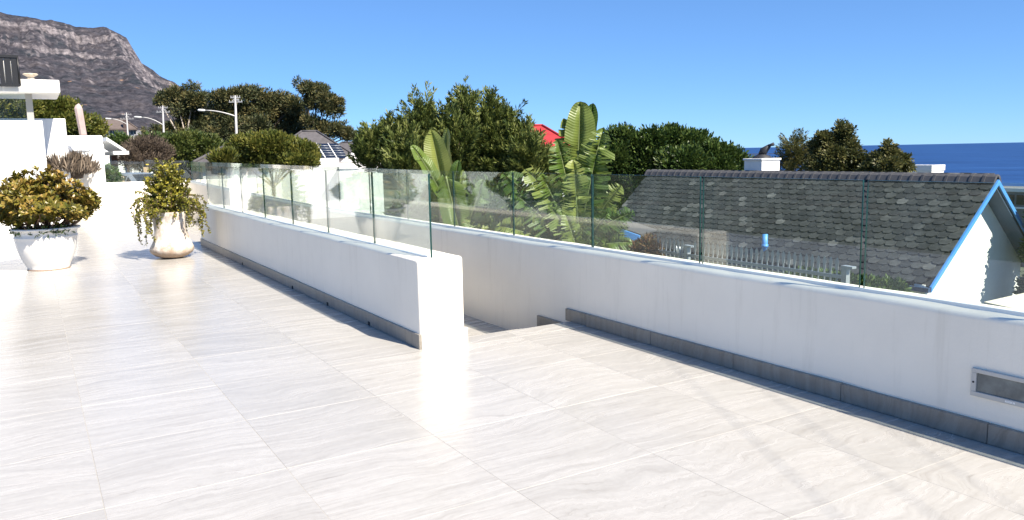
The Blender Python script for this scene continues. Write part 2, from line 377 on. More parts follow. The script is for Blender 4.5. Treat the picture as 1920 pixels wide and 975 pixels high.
# steps and lower passage behind the inner wall
st = MB().b2((3.0, 6.031, -.5), (4.30, 6.62, -.172)).b2((3.0, 6.62, -.6), (4.30, 27, -.322))
steps = st.build('passage_floor', M['grout']); tag(steps, kind='structure')
link('tile', tile_me(.56, .585), steps, (3.345, 6.325, -.161)); link('tile', tile_me(.66, .585), steps, (3.96, 6.325, -.161))
link('riser_tile', tile_me(1.2, .018, .13), steps, (3.69, 6.042, -.087)); link('riser_tile', tile_me(1.2, .018, .13), steps, (3.69, 6.63, -.24))
for j in range(23):
    for i in range(2):
        y0 = 6.64+.9*j; y1 = min(y0+.9, 26.9)
        if y1-y0 < .1: continue
        link('tile', tile_me(.60, y1-y0-G), steps, (3.38+.605*i, (y0+y1)/2, -.311))

# ------------------------------------------------------------------ parapet walls and balustrades
rng = random.Random(4)
def wall_loft(sections, name, parent, m):
    """sections: list of (y, [(x,z),...]) outlines of equal length, closed at both ends"""
    n = len(sections[0][1]); vs = []; fs = []
    for y, o in sections: vs += [(x, y, z) for x, z in o]
    for i in range(len(sections)-1):
        for k in range(n):
            q = (k+1) % n; fs.append((i*n+k, i*n+q, (i+1)*n+q, (i+1)*n+k))
    fs += [tuple(range(n)), tuple(range((len(sections)-1)*n, len(sections)*n))[::-1]]
    b = MB(); b.add(vs, fs, 0, True); o = b.build(name, m, parent)
    for p in o.data.polygons:
        if len(p.vertices) > 8: p.use_smooth = False
    return o
def outline(x0, x1, zb, zt, r, w1, w2, inset=0):
    o = [(x0+inset, zb), (x0+inset, zb+.12)]
    o += [(x0+inset+w1*.4, zb+(zt-zb)*.45), (x0+inset+w1, zt-r*1.2)]
    for k in range(5):
        a = math.pi - k*math.pi/8; o.append((x0+inset+w1+r+r*math.cos(a), zt-r+r*math.sin(a)+w2*.3))
    o += [((x0+x1)/2, zt+w2)]
    for k in range(5):
        a = math.pi/2 - k*math.pi/8; o.append((x1-inset-r+r*math.cos(a), zt-r+r*math.sin(a)))
    o += [(x1-inset, zt-r*1.2), (x1-inset, zb)]
    return o
def wobble(y, s): return (float(vnoise(np.array([y*2.2]), np.array([s*3.7]), 3)[0])-.5)*.012 + (float(vnoise(np.array([y*7.]), np.array([s*9.1]), 8)[0])-.5)*.005
# inner wall
iw = empty('parapet_wall', (2.85, 10.7, 0), 'white plastered low wall with a sunlit square end beside the steps', 'wall')
off = (2.85, 10.7, 0)
secs = []
ys = [5.882, 5.887, 5.897, 5.915] + list(np.arange(5.99, 15.6, .12)) + [15.6]
for k, y in enumerate(ys):
    ins = [.016, .008, .003, 0][k] if k < 4 else 0
    zt = .742 - ins + wobble(y, 5)*.8
    secs.append((y-off[1], [(x-off[0], z) for x, z in outline(2.648, 3.066, -.35, zt, .022, wobble(y, 1), wobble(y, 2), ins)]))
wall_loft(secs, 'wall_body', iw, M['plaster'])
def skirt(parent, off, lo, hi, bevel=.003):
    c = [(a+b)/2 for a, b in zip(lo, hi)]; d = [b-a for a, b in zip(lo, hi)]
    t = MB().box((0, 0, 0), d); return t.build('skirting_tile', M['skirt'], parent, bevel=bevel, seg=1, loc=(c[0]-off[0], c[1]-off[1], c[2]-off[2]))
cut = [5.868] + [5.868+.62*k+.28 for k in range(0, 16)]
cut = [c for c in cut if c < 15.55] + [15.61]
for a, b in zip(cut[:-1], cut[1:]):
    skirt(iw, off, (2.630, a+.0015, .001), (2.652, b-.0015, .124+rng.uniform(-.0015, .0015)))
o = skirt(iw, off, (2.6535, 5.866, .001), (3.084, 5.886, .126)); o.data.materials[0] = M['plaster']  # end tile: sunlit brightness put in by using the wall's white
for a, b in ((5.888, 6.9), (6.903, 8.0)): skirt(iw, off, (3.062, a, -.3), (3.084, b, .124))
for y in (7.0, 7.62+.6, 8.95+.6, 12.2): 
    MB().box((0, 0, 0), (.012, .035, .035)).build('weep_hole', M['dark'], iw, loc=(2.628-off[0], y-off[1], .022))
# outer wall
def zt_outer(y): return .69 + .2*(max(0, y-13)/14)**1.2
def zg_outer(y): return 1.385 + .125*max(0, y-9)/18
ow = empty('parapet_wall', (4.5, 12, 0), 'long white plastered wall along the sea side of the terrace, carrying a recessed light', 'wall')
off2 = (4.5, 12, 0); secs = []
for y in list(np.arange(-1.5, 27.2, .14)) + [27.25]:
    secs.append((y-off2[1], [(x-off2[0], z) for x, z in outline(4.28, 4.62, -4.2, zt_outer(y)+wobble(y, 15)*.6, .03, wobble(y, 11)*1.2, wobble(y, 12), 0)]))
ob = wall_loft(secs, 'wall_body', ow, M['plaster'])
cut = [-.52+.9*k for k in range(0, 7)]; cut = cut + [5.78, 6.10]
for a, b in zip(cut[:-1], cut[1:]): skirt(ow, off2, (4.258, a+.0015, .001), (4.296, b-.0015, .114+rng.uniform(-.001, .001)))
skirt(ow, off2, (4.258, 6.104, -.149), (4.296, 6.60, -.036))
# recessed step light
yl0, yl1, zl0, zl1 = 1.72, 2.287, .243, .395
lt = empty('recessed_wall_light', (4.28, 2.0, .32), 'rectangular recessed step light with pale metal frame in the white wall', 'light')
fr = MB(); w = .026
for lo, hi in (((-.014, yl0-2.0, zl0-.32), (.01, yl1-2.0, zl0-.32+w)), ((-.014, yl0-2.0, zl1-.32-w*.85), (.01, yl1-2.0, zl1-.32)), ((-.0138, yl0-2.0, zl0-.32+w), (.01, yl0-2+w, zl1-.32-w*.85)), ((-.0138, yl1-2-.028, zl0-.32+w), (.01, yl1-2, zl1-.32-w*.85))): fr.b2(lo, hi)
fro = fr.build('frame', plain('light_frame', (.52, .51, .48), .5, .1, var=.06), lt, bevel=.0025)
MB().b2((-.004, yl0-2+w, zl0-.32+w), (.006, yl1-2-.028, zl1-.32-w*.85)).build('lens', M['lamp_glass'], lt)
for yy in (yl1-2-.014, yl0-2+.013): MB().tube([(-.0145, yy, 0), (-.0155, yy, 0)], .0055, 10).build('screw', M['dark'], fro)
MB().b2((-.0152, .055, zl0-.32+.008), (-.0138, .105, zl0-.32+.018)).build('maker_plate', M['white'], fro)
MB().b2((-.0156, .065, zl0-.32+.0105), (-.0150, .070, zl0-.32+.0155)).b2((-.0156, .077, zl0-.32+.0115), (-.0150, .098, zl0-.32+.0135)).build('maker_mark', M['grey_metal'], fro)
# balustrades
def panel(parent, off, axis, x, a, b, zb0, zb1, zt0, zt1, th=.016):
    h = th/2
    if axis == 'y': P8 = [(x+s*h, y, z) for s in (-1, 1) for y, z in ((a, zb0), (b, zb1), (b, zt1), (a, zt0))]
    else: P8 = [(t, x+s*h, z) for s in (-1, 1) for t, z in ((a, zb0), (b, zb1), (b, zt1), (a, zt0))]
    m = MB(); m.add([(p[0]-off[0], p[1]-off[1], p[2]-off[2]) for p in P8], [(0, 1, 2, 3), (4, 5, 6, 7)], 0)
    n = len(m.v) - 8
    m.f += [(0, 1, 5, 4), (1, 2, 6, 5), (2, 3, 7, 6), (3, 0, 4, 7)]; m.m += [1]*4; m.sm += [False]*4
    return m.build('glass_panel', [M['glass'], M['glass_edge']], parent)
gi = empty('glass_balustrade', (2.8, 10.7, .75), 'frameless green glass balustrade standing on the low wall beside the steps', 'balustrade', 'frameless glass balustrades')
YI = [5.82+1.383*k for k in range(8)]; YI[0] = 5.93
for a, b in zip(YI[:-1], YI[1:]):
    panel(gi, (2.8, 10.7, .75), 'y', 2.80, a+.006, b-.006, .72, .72, 1.437+.0025*(a-5.8), 1.437+.0025*(b-5.8))
MB().b2((-.022, -4.70, -.035), (.022, 4.85, .003)).build('base_channel', M['white'], gi, bevel=.006)
go = empty('glass_balustrade', (4.42, 12, .7), 'long frameless glass balustrade on the outer wall overlooking the slate roof', 'balustrade', 'frameless glass balustrades')
YO = [3.07+1.4015*k for k in range(-3, 18)]
for a, b in zip(YO[:-1], YO[1:]):
    b = min(b, 26.95)
    if b-a < .2: continue
    g = .02 if a < 5 else .008
    panel(go, (4.42, 12, .7), 'y', 4.42, a+g, b-g*.6, zt_outer(a)-.03, zt_outer(b)-.03, zg_outer(a), zg_outer(b))
ch = MB()
for k in range(40):
    a, b = -1.4+.71*k, -1.4+.71*(k+1)
    ch.add([(s*.02, y-12, z-.7) for y in (a, b) for s in (-1, 1) for z in (zt_outer(y)-.05, zt_outer(y)+.02)], [(0, 1, 5, 4), (2, 6, 7, 3), (1, 3, 7, 5), (0, 4, 6, 2), (0, 2, 3, 1), (4, 5, 7, 6)])
ch.build('base_channel', M['white'], go)
# far cross wall with its own glass
cw = empty('parapet_wall', (2.2, 27.1, 0), 'white wall closing the far end of the terrace in front of the parked car', 'wall')
MB().b2((-.6, -.1, -.6), (2.08, .15, .915)).build('wall_body', M['plaster'], cw, bevel=.02)
gc = empty('glass_balustrade', (2.2, 27.1, .9), 'glass balustrade across the far end of the terrace before the street', 'balustrade', 'frameless glass balustrades')
for a, b in ((-.35, .9), (.92, 2.2)): panel(gc, (0, 0, 0), 'x', .03, a, b, 0, 0, .70, .64)
MB().b2((-.36, .01, 0), (2.2, .05, .03)).build('base_channel', M['white'], gc)

# ------------------------------------------------------------------ foliage tools
def leaf_mat(name, c0, c1, c2, rough=.5, trans=.25, spec=.4):
    m, nt, N, L, b = mat(name); a = N.new('ShaderNodeAttribute'); a.attribute_name = 'tone'
    r = ramp(N, [(.1, c0), (.5, c1), (.92, c2)]); L.new(a.outputs['Fac'], r.inputs[0]); L.new(r.outputs[0], b.inputs['Base Color'])
    b.inputs['Roughness'].default_value = rough; b.inputs['Specular IOR Level'].default_value = spec
    if trans:
        t = N.new('ShaderNodeBsdfTranslucent'); L.new(r.outputs[0], t.inputs[0])
        mx = N.new('ShaderNodeMixShader'); mx.inputs[0].default_value = trans
        L.new(b.outputs[0], mx.inputs[1]); L.new(t.outputs[0], mx.inputs[2]); L.new(mx.outputs[0], N['Material Output'].inputs['Surface'])
    return m
def leaf_mesh(name, c, ax, nr, ln, wd, tone, m, parent, off, kind=None, fold=.0, obov=.5):
    """one bent leaf (2 quads) per entry: c base points, ax long axis, nr normal"""
    n = len(c); ax = ax/np.linalg.norm(ax, axis=1)[:, None]
    sd = np.cross(ax, nr); sd /= np.linalg.norm(sd, axis=1)[:, None]+1e-9; up = np.cross(sd, ax)
    ln = np.broadcast_to(ln, (n,))[:, None]; wd = np.broadcast_to(wd, (n,))[:, None]
    mid = c + ax*ln*obov + up*ln*.08
    v = np.stack([c, mid+sd*wd*.5+up*wd*fold, c+ax*ln, mid-sd*wd*.5+up*wd*fold], 1).reshape(-1, 3) - np.array(off)
    i = np.arange(n)*4
    q = np.stack([np.stack([i, i+1, i+2], 1), np.stack([i, i+2, i+3], 1)], 1).reshape(-1, 3)
    me = np_mesh(name, v, q); me.materials.append(m)
    at_ = me.attributes.new('tone', 'FLOAT', 'POINT'); at_.data.foreach_set('value', np.repeat(np.clip(tone, 0, 1), 4).astype(np.float32))
    o = link(name, me, parent)
    return tag(o, kind=kind)
def unit(a): return a/(np.linalg.norm(a, axis=-1)[..., None]+1e-9)
def blob_list(bl, D, jit=.6, seed=0):
    """photo-size blobs -> (centre, rx, rz) with real depth spread"""
    r = random.Random(seed); out = []
    for b in bl:
        px, py, rx = b[:3]; ry = b[3] if len(b) > 3 else rx
        d = D + (b[4] if len(b) > 4 else r.uniform(-1, 1)*jit*rx*D/F_PX)
        p = at(px, py, d); s = scl(p); out.append((np.array(p), rx*s, ry*s))
    return out
def crown(blobs, n, leaves, cr, ll, lw, r, style='bush', updir=.0, shell=.55):
    """returns arrays of leaves spread over clumps through the volume of the blobs"""
    w = np.array([b[1]*b[2] for b in blobs]); w = w/w.sum()
    k = r.choice(len(blobs), n, p=w)
    C = np.array([b[0] for b in blobs])[k]; RX = np.array([b[1] for b in blobs])[k]; RZ = np.array([b[2] for b in blobs])[k]
    d = unit(r.normal(size=(n, 3))); rad = (shell+(1-shell)*r.random(n)**.6)
    cc = C + d*rad[:, None]*np.stack([RX, RX, RZ], 1)
    ct = r.random(n)
    m = n*leaves; idx = np.repeat(np.arange(n), leaves)
    if style == 'spray':
        dirn = unit(d*[1, 1, .5] + np.array([0, 0, updir]) + r.normal(size=(n, 3))*.25)
        t = r.random(m); L_ = (cr*(.6+.8*r.random(n)))[idx]
        side = unit(np.cross(r.normal(size=(m, 3)), dirn[idx]))
        c = cc[idx] + dirn[idx]*(t*L_)[:, None] + side*((1-t)*L_*.22*r.random(m))[:, None]
        ax = dirn[idx]*.9 + side*.55 + r.normal(size=(m, 3))*.15; nr = unit(np.cross(ax, side) + side*.5)
    elif style == 'pad':
        g = r.normal(size=(m, 3))*np.array([1, 1, .33])
        c = cc[idx] + g*cr*.6; ax = unit(g*[.5, .5, .2] + np.array([0, 0, .9]) + r.normal(size=(m, 3))*.5); nr = r.normal(size=(m, 3))
    else:
        g = unit(r.normal(size=(m, 3)))*(r.random(m)**.45)[:, None]
        c = cc[idx] + g*cr; ax = unit(g + d[idx]*.6 + np.array([0, 0, updir]) + r.normal(size=(m, 3))*.35)
        nr = unit(d[idx]*.6 + np.array([0, 0, .6]) + r.normal(size=(m, 3))*.55)
    tone = .62*ct[idx] + .38*r.random(m)
    ln = ll*(.7+.6*r.random(m)); wd = lw*(.7+.6*r.random(m))
    return c, ax, nr, ln, wd, tone
def limb(mb, a, b, r0, r1, r, sag=.12, n=5):
    a = np.array(a, float); b = np.array(b, float); L_ = np.linalg.norm(b-a); o = r.normal(size=3)*sag*L_*.5
    p = [a + (b-a)*t + o*math.sin(t*math.pi) for t in np.linspace(0, 1, n)]
    mb.tube(p, [r0+(r1-r0)*t for t in np.linspace(0, 1, n)], 6, cap=False); return p
def tree(name, label, bl, D, m, clumps, leaves, cr, ll, lw, seed, trunk=.15, style='bush', updir=.3, bark='bark', cat='tree', group=None, base=None, shell=.55, jit=.7, twigs=0, limbs=99):
    r = np.random.default_rng(seed); blobs = blob_list(bl, D, jit, seed)
    cx = np.mean([b[0] for b in blobs], axis=0)
    bx, by = (base if base else (cx[0], cx[1])); bz = gz(bx, by)
    root = empty(name, (bx, by, bz), label, cat, group); off = (bx, by, bz)
    a = crown(blobs, clumps, leaves, cr, ll, lw, r, style, updir, shell)
    leaf_mesh('crown', *a, m, root, off, kind='stuff')
    mb = MB(); low = min(b[0][2]-b[2] for b in blobs)
    fork = np.array([bx+(cx[0]-bx)*.6, by+(cx[1]-by)*.6, bz+(max(low, bz+.5)-bz)*.8])
    mb.tube([(bx, by, bz-.1), tuple((np.array([bx, by, bz])+fork)/2+r.normal(size=3)*.05), tuple(fork)], [trunk*1.25, trunk, trunk*.8], 9, cap=False)
    for b in blobs[:limbs]:
        limb(mb, fork, b[0], trunk*.55, trunk*.15, r)
        for q in range(twigs):
            e = b[0] + unit(r.normal(size=3))*np.array([b[1], b[1], b[2]])*.9
            limb(mb, b[0], e, trunk*.15, trunk*.05, r, n=4)
    mb.build('trunk', M[bark], root, off=off, recalc=False)
    return root
LM = {
 'pine': leaf_mat('pine_needles', (.026, .040, .018), (.070, .082, .032), (.18, .15, .055), .6, .15),
 'feather': leaf_mat('feathery_leaves', (.034, .056, .014), (.112, .146, .034), (.25, .27, .08), .5, .22),
 'hedge': leaf_mat('hedge_leaves', (.025, .045, .010), (.072, .10, .022), (.16, .175, .045), .45, .2),
 'yellowgreen': leaf_mat('conifer_leaves', (.035, .055, .010), (.105, .125, .022), (.22, .20, .042), .5, .2),
 'dark': leaf_mat('dark_leaves', (.018, .040, .010), (.052, .092, .020), (.12, .165, .042), .4, .2),
 'olive': leaf_mat('olive_leaves', (.034, .046, .015), (.090, .10, .033), (.18, .165, .06), .5, .22),
 'brown': leaf_mat('brown_twigs', (.055, .042, .032), (.11, .082, .062), (.18, .14, .10), .8, .1),
 'bright': leaf_mat('bush_leaves', (.025, .058, .014), (.065, .12, .03), (.15, .20, .06), .4, .2),
 'red': leaf_mat('red_shrub_leaves', (.07, .03, .014), (.14, .07, .028), (.14, .13, .04), .5, .2),
 'jade': leaf_mat('jade_leaves', (.07, .078, .013), (.185, .155, .026), (.34, .215, .055), .35, .12),
 'trail': leaf_mat('trailing_leaves', (.065, .08, .012), (.17, .165, .022), (.40, .35, .045), .4, .15),
 'grass': leaf_mat('dry_grass', (.07, .055, .04), (.15, .115, .085), (.25, .20, .15), .8, .1),
}

# ------------------------------------------------------------------ planters and their plants
p1 = Vector((.14, 13.78, 0)); p2 = Vector((1.9, 13.92, 0))
b = empty('bowl_planter', p1, 'wide white bowl planter with a rolled rim holding the rust-green jade bush', 'planter')
bp = [(0, .0), (.262, .0), (.28, .012), (.278, .03), (.308, .09), (.358, .2), (.395, .33), (.412, .44), (.418, .475), (.424, .485), (.424, .50), (.414, .51), (.422, .56), (.43, .585), (.462, .597), (.472, .612), (.466, .628), (.44, .634), (.425, .625), (.405, .56), (.38, .52), (0, .52)]
pot_m = plain('glazed_white_pot', (.78, .76, .72), .35, var=.05, nscale=3, bmp=.1, bscale=25)
MB().lathe(bp[:20], 56).build('bowl', pot_m, b)
MB().lathe([(.0, .55), (.41, .545), (.412, .53)], 32).build('soil', M['soil'], b)
MB().lathe([(.2, -.0), (.286, .001), (.286, .012), (.2, .012)], 40).build('foot_stain', plain('pot_stain', (.3, .2, .13), .8), b)
b = empty('flared_planter', p2, 'weathered whitewashed concrete planter, narrow waist and bulging foot, with trailing succulent', 'planter')
def conc():
    m, nt, N, L, bb = mat('weathered_concrete'); tc = N.new('ShaderNodeTexCoord')
    v = mapping(N, L, tc.outputs['Object'], (1, 1, .6)); n = noise(N, L, v, 6, 9, .7, .6)
    r = ramp(N, [(.34, (.30, .23, .17)), (.45, (.50, .44, .38)), (.56, (.64, .61, .56))]); L.new(n.outputs[0], r.inputs[0])
    sep = N.new('ShaderNodeSeparateXYZ'); L.new(tc.outputs['Object'], sep.inputs[0])
    n3 = noise(N, L, tc.outputs['Object'], 9, 8, .7)
    ad = N.new('ShaderNodeMath'); ad.operation = 'MULTIPLY_ADD'; ad.inputs[1].default_value = .38; L.new(n3.outputs[0], ad.inputs[0]); L.new(sep.outputs['Z'], ad.inputs[2])
    r3 = ramp(N, [(.26, (1, 1, 1)), (.42, (0, 0, 0))]); L.new(ad.outputs[0], r3.inputs[0])
    mx = N.new('ShaderNodeMix'); mx.data_type = 'RGBA'; L.new(r3.outputs[0], mx.inputs[0]); L.new(r.outputs[0], mx.inputs[6]); mx.inputs[7].default_value = (.34, .25, .18, 1)
    L.new(mx.outputs[2], bb.inputs['Base Color']); bb.inputs['Roughness'].default_value = .85
    n2 = noise(N, L, tc.outputs['Object'], 18, 8, .7); bump(N, L, n2.outputs[0], .7, .02, bb); return m
def wob(a, z): return .008*math.sin(3*a+z*9) + .006*math.sin(5*a-z*14+1)
MB().lathe([(0, 0), (.15, .0), (.24, .03), (.315, .085), (.338, .13), (.335, .17), (.30, .24), (.265, .33), (.245, .43), (.238, .52), (.242, .60), (.256, .68), (.27, .745), (.262, .757), (.235, .755), (.225, .70), (.2, .68)], 48, wob=wob).build('pot', conc(), b)
MB().lathe([(0, .715), (.21, .71), (.23, .70)], 32).build('soil', M['soil'], b)
def succulent_leaves(tips, dirs, r, n_per, ln, wd, tone_c):
    c, ax, nr, tn = [], [], [], []
    for t, d, tc_ in zip(tips, dirs, tone_c):
        d = d/np.linalg.norm(d); a0 = r.random()*6.28
        u = np.cross(d, [0, 0, 1.] if abs(d[2]) < .9 else [1., 0, 0]); u /= np.linalg.norm(u); v = np.cross(d, u)
        for k in range(n_per):
            a = a0+k*2.4; h = (k//2)*.012
            s = u*math.cos(a)+v*math.sin(a); c.append(t-d*h+s*.004); ax.append(s*.8+d*(.75-.1*(k//2))+r.normal(size=3)*.12); nr.append(d*.8-s*.4)
            tn.append(.55*tc_+.45*r.random())
    return np.array(c), np.array(ax), np.array(nr), ln*(.75+.5*r.random(len(c))), wd*(.75+.5*r.random(len(c))), np.array(tn)
# jade bush
r = np.random.default_rng(3); off = tuple(p1 + Vector((0, 0, .53)))
jp = empty('jade_plant', off, 'bushy jade plant with rust and olive leaves in the white bowl planter', 'plant')
tips, dirs, tones = [], [], []; sb = MB()
mains = []
for k in range(13):
    a = k*2.4; el = .15+.75*((k*.618) % 1); d = np.array([math.cos(a)*math.cos(el*1.4), math.sin(a)*math.cos(el*1.4), math.sin(el*1.4)+.1]); mains.append(d/np.linalg.norm(d))
for d in mains:
    e = np.array(off) + np.array([d[0]*.52, d[1]*.52, .06+d[2]*.62]); limb(sb, np.array(off)+np.array([d[0], d[1], 0])*.08, e, .028, .012, r, .25)
N_T = 760
for k in range(N_T):
    d = unit(r.normal(size=3)); d[2] = abs(d[2])*1.0-.18; rad = .62+.38*r.random()**.5
    lump = .88+.16*math.sin(3.1*math.atan2(d[1], d[0])+2*d[2]*3)
    t = np.array(off)+np.array([d[0]*.80, d[1]*.80, .30+d[2]*.80])*[1, 1, 1]*np.array([rad*lump, rad*lump, 1]) if d[2] < .2 else np.array(off)+np.array([d[0]*.80*rad*lump, d[1]*.80*rad*lump, .30+d[2]*.80*rad*lump])
    t[2] = max(t[2], off[2]+.05+.36*(math.hypot(t[0]-off[0], t[1]-off[1])/.78)**2)
    tips.append(t); dirs.append(d*.8+np.array([0, 0, .55])+r.normal(size=3)*.2); tones.append(r.random())
    if k % 5 == 0: limb(sb, np.array(off)+np.array([d[0]*.3, d[1]*.3, .1+.3*max(d[2], .1)]), t, .009, .004, r, .2, 4)
a = succulent_leaves(tips, dirs, r, 8, .082, .050, tones)
leaf_mesh('foliage', *a, LM['jade'], jp, off, kind='stuff', fold=.12, obov=.62)
sb.build('stem', M['stem'], jp, off=off, recalc=False)
# low green weeds at the bowl's rim
wp = empty('weed_plant', off, 'small green weeds spilling over the rim of the white bowl planter', 'plant')
c = np.array([[off[0]+.44*math.cos(q)*(.85+.2*r.random()), off[1]+.44*math.sin(q)*(.85+.2*r.random()), off[2]+.03+.1*r.random()-.02] for q in np.concatenate([r.normal(-1.15, .22, 170), r.normal(-2.7, .15, 70), r.normal(-1.9, .5, 90)])])
leaf_mesh('foliage', c, unit(r.normal(size=c.shape)+[0, 0, .5]), r.normal(size=c.shape), .07, .025, r.random(len(c)), LM['bright'], wp, off, kind='stuff', fold=.1)
# trailing succulent
r = np.random.default_rng(8); off = tuple(p2 + Vector((0, 0, .71)))
tp = empty('trailing_plant', off, 'yellow-green trailing succulent with arching drooping branches in the concrete planter', 'plant')
c, ax, nr, tn = [], [], [], []; sb = MB()
def strand(path, rad, step, tone0, ll=.034):
    sb.tube([tuple(p) for p in path], list(np.linspace(rad, rad*.35, len(path))), 5, cap=False)
    seg = np.array(path); L_ = np.linalg.norm(np.diff(seg, axis=0), axis=1).sum(); n = int(L_/step)
    cum = np.concatenate([[0], np.cumsum(np.linalg.norm(np.diff(seg, axis=0), axis=1))])
    for k in range(n):
        s = L_*(k+r.random())/n
        if s < L_*.12: continue
        p = np.array([np.interp(s, cum, seg[:, q]) for q in range(3)])
        c.append(p); ax.append(unit(r.normal(size=3)+[0, 0, .45])); nr.append(unit(r.normal(size=3)+[0, 0, .8])); tn.append(.5*tone0+.5*r.random())
for k in range(46):                                   # upright, bushy branches
    a = r.random()*6.28; h = .25+.52*r.random()**.7; sp = (.42-.34*h/.8)*(.3+.9*r.random())
    p0 = np.array(off)+[.12*math.cos(a)*r.random(), .12*math.sin(a)*r.random(), -.03]; e = np.array(off)+[sp*math.cos(a), sp*math.sin(a), h]
    path = [p0+(e-p0)*t+np.array([math.cos(a), math.sin(a), 0])*.05*math.sin(t*3.14)+r.normal(size=3)*.012 for t in np.linspace(0, 1, 7)]
    strand(path, .010, .0065, r.random())
    for q in range(5):
        s = path[2+q % 5]; d = unit(np.array([math.cos(a+r.normal()*1.1), math.sin(a+r.normal()*1.1), .35+r.normal()*.3])); l = .10+.12*r.random()
        strand([s, s+d*l*.5+[0, 0, .01], s+d*l], .005, .0055, r.random())
for k in range(58):                                   # arching, drooping branches
    a = (r.random()*6.28 if k % 3 == 0 else r.normal(3.4 if k % 2 else -.3, .55)); reach = .26+.32*r.random(); rise = .05+.30*r.random(); drop = (.08+.55*r.random()**1.6)*(.35 if math.sin(a) < -.75 else 1)
    da = np.array([math.cos(a), math.sin(a), 0]); path = []
    for t in np.linspace(0, 1, 10):
        out = reach*min(1, t*1.7)**.8 + .03*math.sin(t*7+k); z = rise*math.sin(min(1, t*2)*math.pi*.5) - (drop+rise*.6)*max(0, t-.35)**1.4*1.6
        path.append(np.array(off)+da*out*(1 if z > -.0 else 1)+[0, 0, z]+r.normal(size=3)*.012)
    strand(path, .007, .0085, r.random()*.8)
leaf_mesh('foliage', np.array(c), np.array(ax), np.array(nr), .040*(.7+.6*r.random(len(c))), .030, np.array(tn), LM['trail'], tp, off, kind='stuff', fold=.1, obov=.6)
sb.build('stem', M['stem'], tp, off=off, recalc=False)

# ------------------------------------------------------------------ white house at the left
def house_box(mb, lo, hi): mb.b2(lo, hi)
zA = aty(0, 224, 20).z; zB = aty(110, 223, 23).z; zC = aty(160, 253, 26).z
wh = empty('white_house', (-4, 23, -.5), 'flat-roofed white house with overhanging slab at the left edge', 'house'); hoff = (-4, 23, -.5)
w_ = MB().b2((-4.5, 20, -.4), (aty(87, 300, 20).x, 22.8, zA-.02)).b2((-4.5, 22.8, -.4), (aty(124, 240, 22.8).x, 26.6, zB)).b2((-4.4, 26.6, -.4), (aty(191, 253, 26.6).x, 31, zC))
w_.build('wall', M['house_white'], wh, bevel=.015, off=hoff)
# wing with a sloping roof and a porch
wx0, wx1 = aty(150, 253, 28).x, aty(211, 290, 28).x
zr, ze = aty(201, 260, 28).z, aty(234, 282, 28).z
wg = MB(); xr = aty(199, 259, 28).x; xe = aty(236, 283, 28).x
wg.prism([(wx0, -.5), (wx1, -.5), (wx1, ze+.25), (xr, zr), (wx0, zr)], 'y', 31.02, 36)
wg.build('wing_wall', M['house_white'], wh, off=hoff)
zs = 31/28.
def Y31(px, py): return aty(px, py, 31)
q0, q1 = Y31(199, 257), Y31(236, 281)
MB().prism([(q0.x, q0.z), (q1.x, q1.z), (q1.x, q1.z-.1), (q0.x, q0.z-.12)], 'y', 30.9, 36.2).build('wing_roof', M['white'], wh, off=hoff)
q2 = Y31(241, 283); q3 = Y31(212, 283)
MB().b2((q3.x, 30.92, q2.z-.12), (q2.x, 36, q2.z)).build('porch_roof', M['white'], wh, off=hoff)
MB().b2((q3.x+.05, 33, -.4), (q2.x-.2, 33.1, q2.z-.13)).build('porch_wall', plain('brown_brick', (.10, .05, .04), .9), wh, off=hoff)
a0, a1 = Y31(205, 293), Y31(209.5, 309)
MB().b2((a0.x, 30.98, a1.z), (a1.x, 31.03, a0.z)).build('window', M['dark_window'], wh, off=hoff)
# overhanging slab, column, glazing
s0, s1 = aty(111, 150, 20.4), aty(111, 174, 20.4)
MB().b2((-4.6, 20.4, s1.z), (s0.x, 22.6, s0.z)).build('roof_slab', plain('slab_white', (.82, .81, .78), .6), wh, bevel=.02, off=hoff)
c0, c1 = aty(49, 200, 20.8), aty(62, 200, 20.8)
MB().b2((c0.x, 20.8, zA-.05), (c1.x, 21.1, s1.z)).build('column', plain('grey_column', (.30, .30, .28), .6), wh, off=hoff)
MB().b2((-4.4, 20.95, zA-.04), (c0.x-.002, 20.97, s1.z-.001)).build('window_pane', glass_mat('house_glass', (.9, .93, .9), 1.0, 1.2), wh, off=hoff)
# black slatted screen
sc = empty('slatted_screen', tuple(aty(0, 161, 20.2)), 'black slatted metal screen standing on the white roof slab', 'screen'); soff = tuple(aty(0, 161, 20.2))
def sp(px, py, dy=0): return aty(px, py, 20.2) + Vector((0, dy, 0))
for (xa, xb) in ((-30, -17), (-14, -3), (0, 8), (10, 21.5), (23, 34)):
    t0, t1, b0, b1 = sp(xa-3, 107), sp(xb-3, 107), sp(xa+2, 159), sp(xb+2, 159)
    vs = [tuple(p) for p in (t0, t1, b1, b0)] + [tuple(p+Vector((0, .03, 0))) for p in (t0, t1, b1, b0)]
    MB().add(vs, [(0, 1, 2, 3), (7, 6, 5, 4), (0, 4, 5, 1), (1, 5, 6, 2), (2, 6, 7, 3), (3, 7, 4, 0)]).build('slat', M['black'], sc, off=soff)
for ya, yb, xe_ in ((103.5, 106, 33), (157.5, 161, 38.5)):
    MB().b2(tuple(sp(-32, yb, -.02)), tuple(sp(xe_, ya, .06))).build('rail', M['black'], sc, off=soff)
MB().tube([sp(32, 104), sp(38, 160.5)], .022, 6).build('post', M['black'], sc, off=soff)
for xa in (9, 22.2): MB().tube([sp(xa-3, 106, .05), sp(xa+2, 158, .05)], .012, 5).build('bracket', M['white'], sc, off=soff)  # white bars added for the white that shows through the slat gaps
ur = aty(58, 150, 21.2); s = scl(ur)
us = empty('stone_ornament', ur, 'carved cream stone urn sitting on the white roof slab', 'ornament')
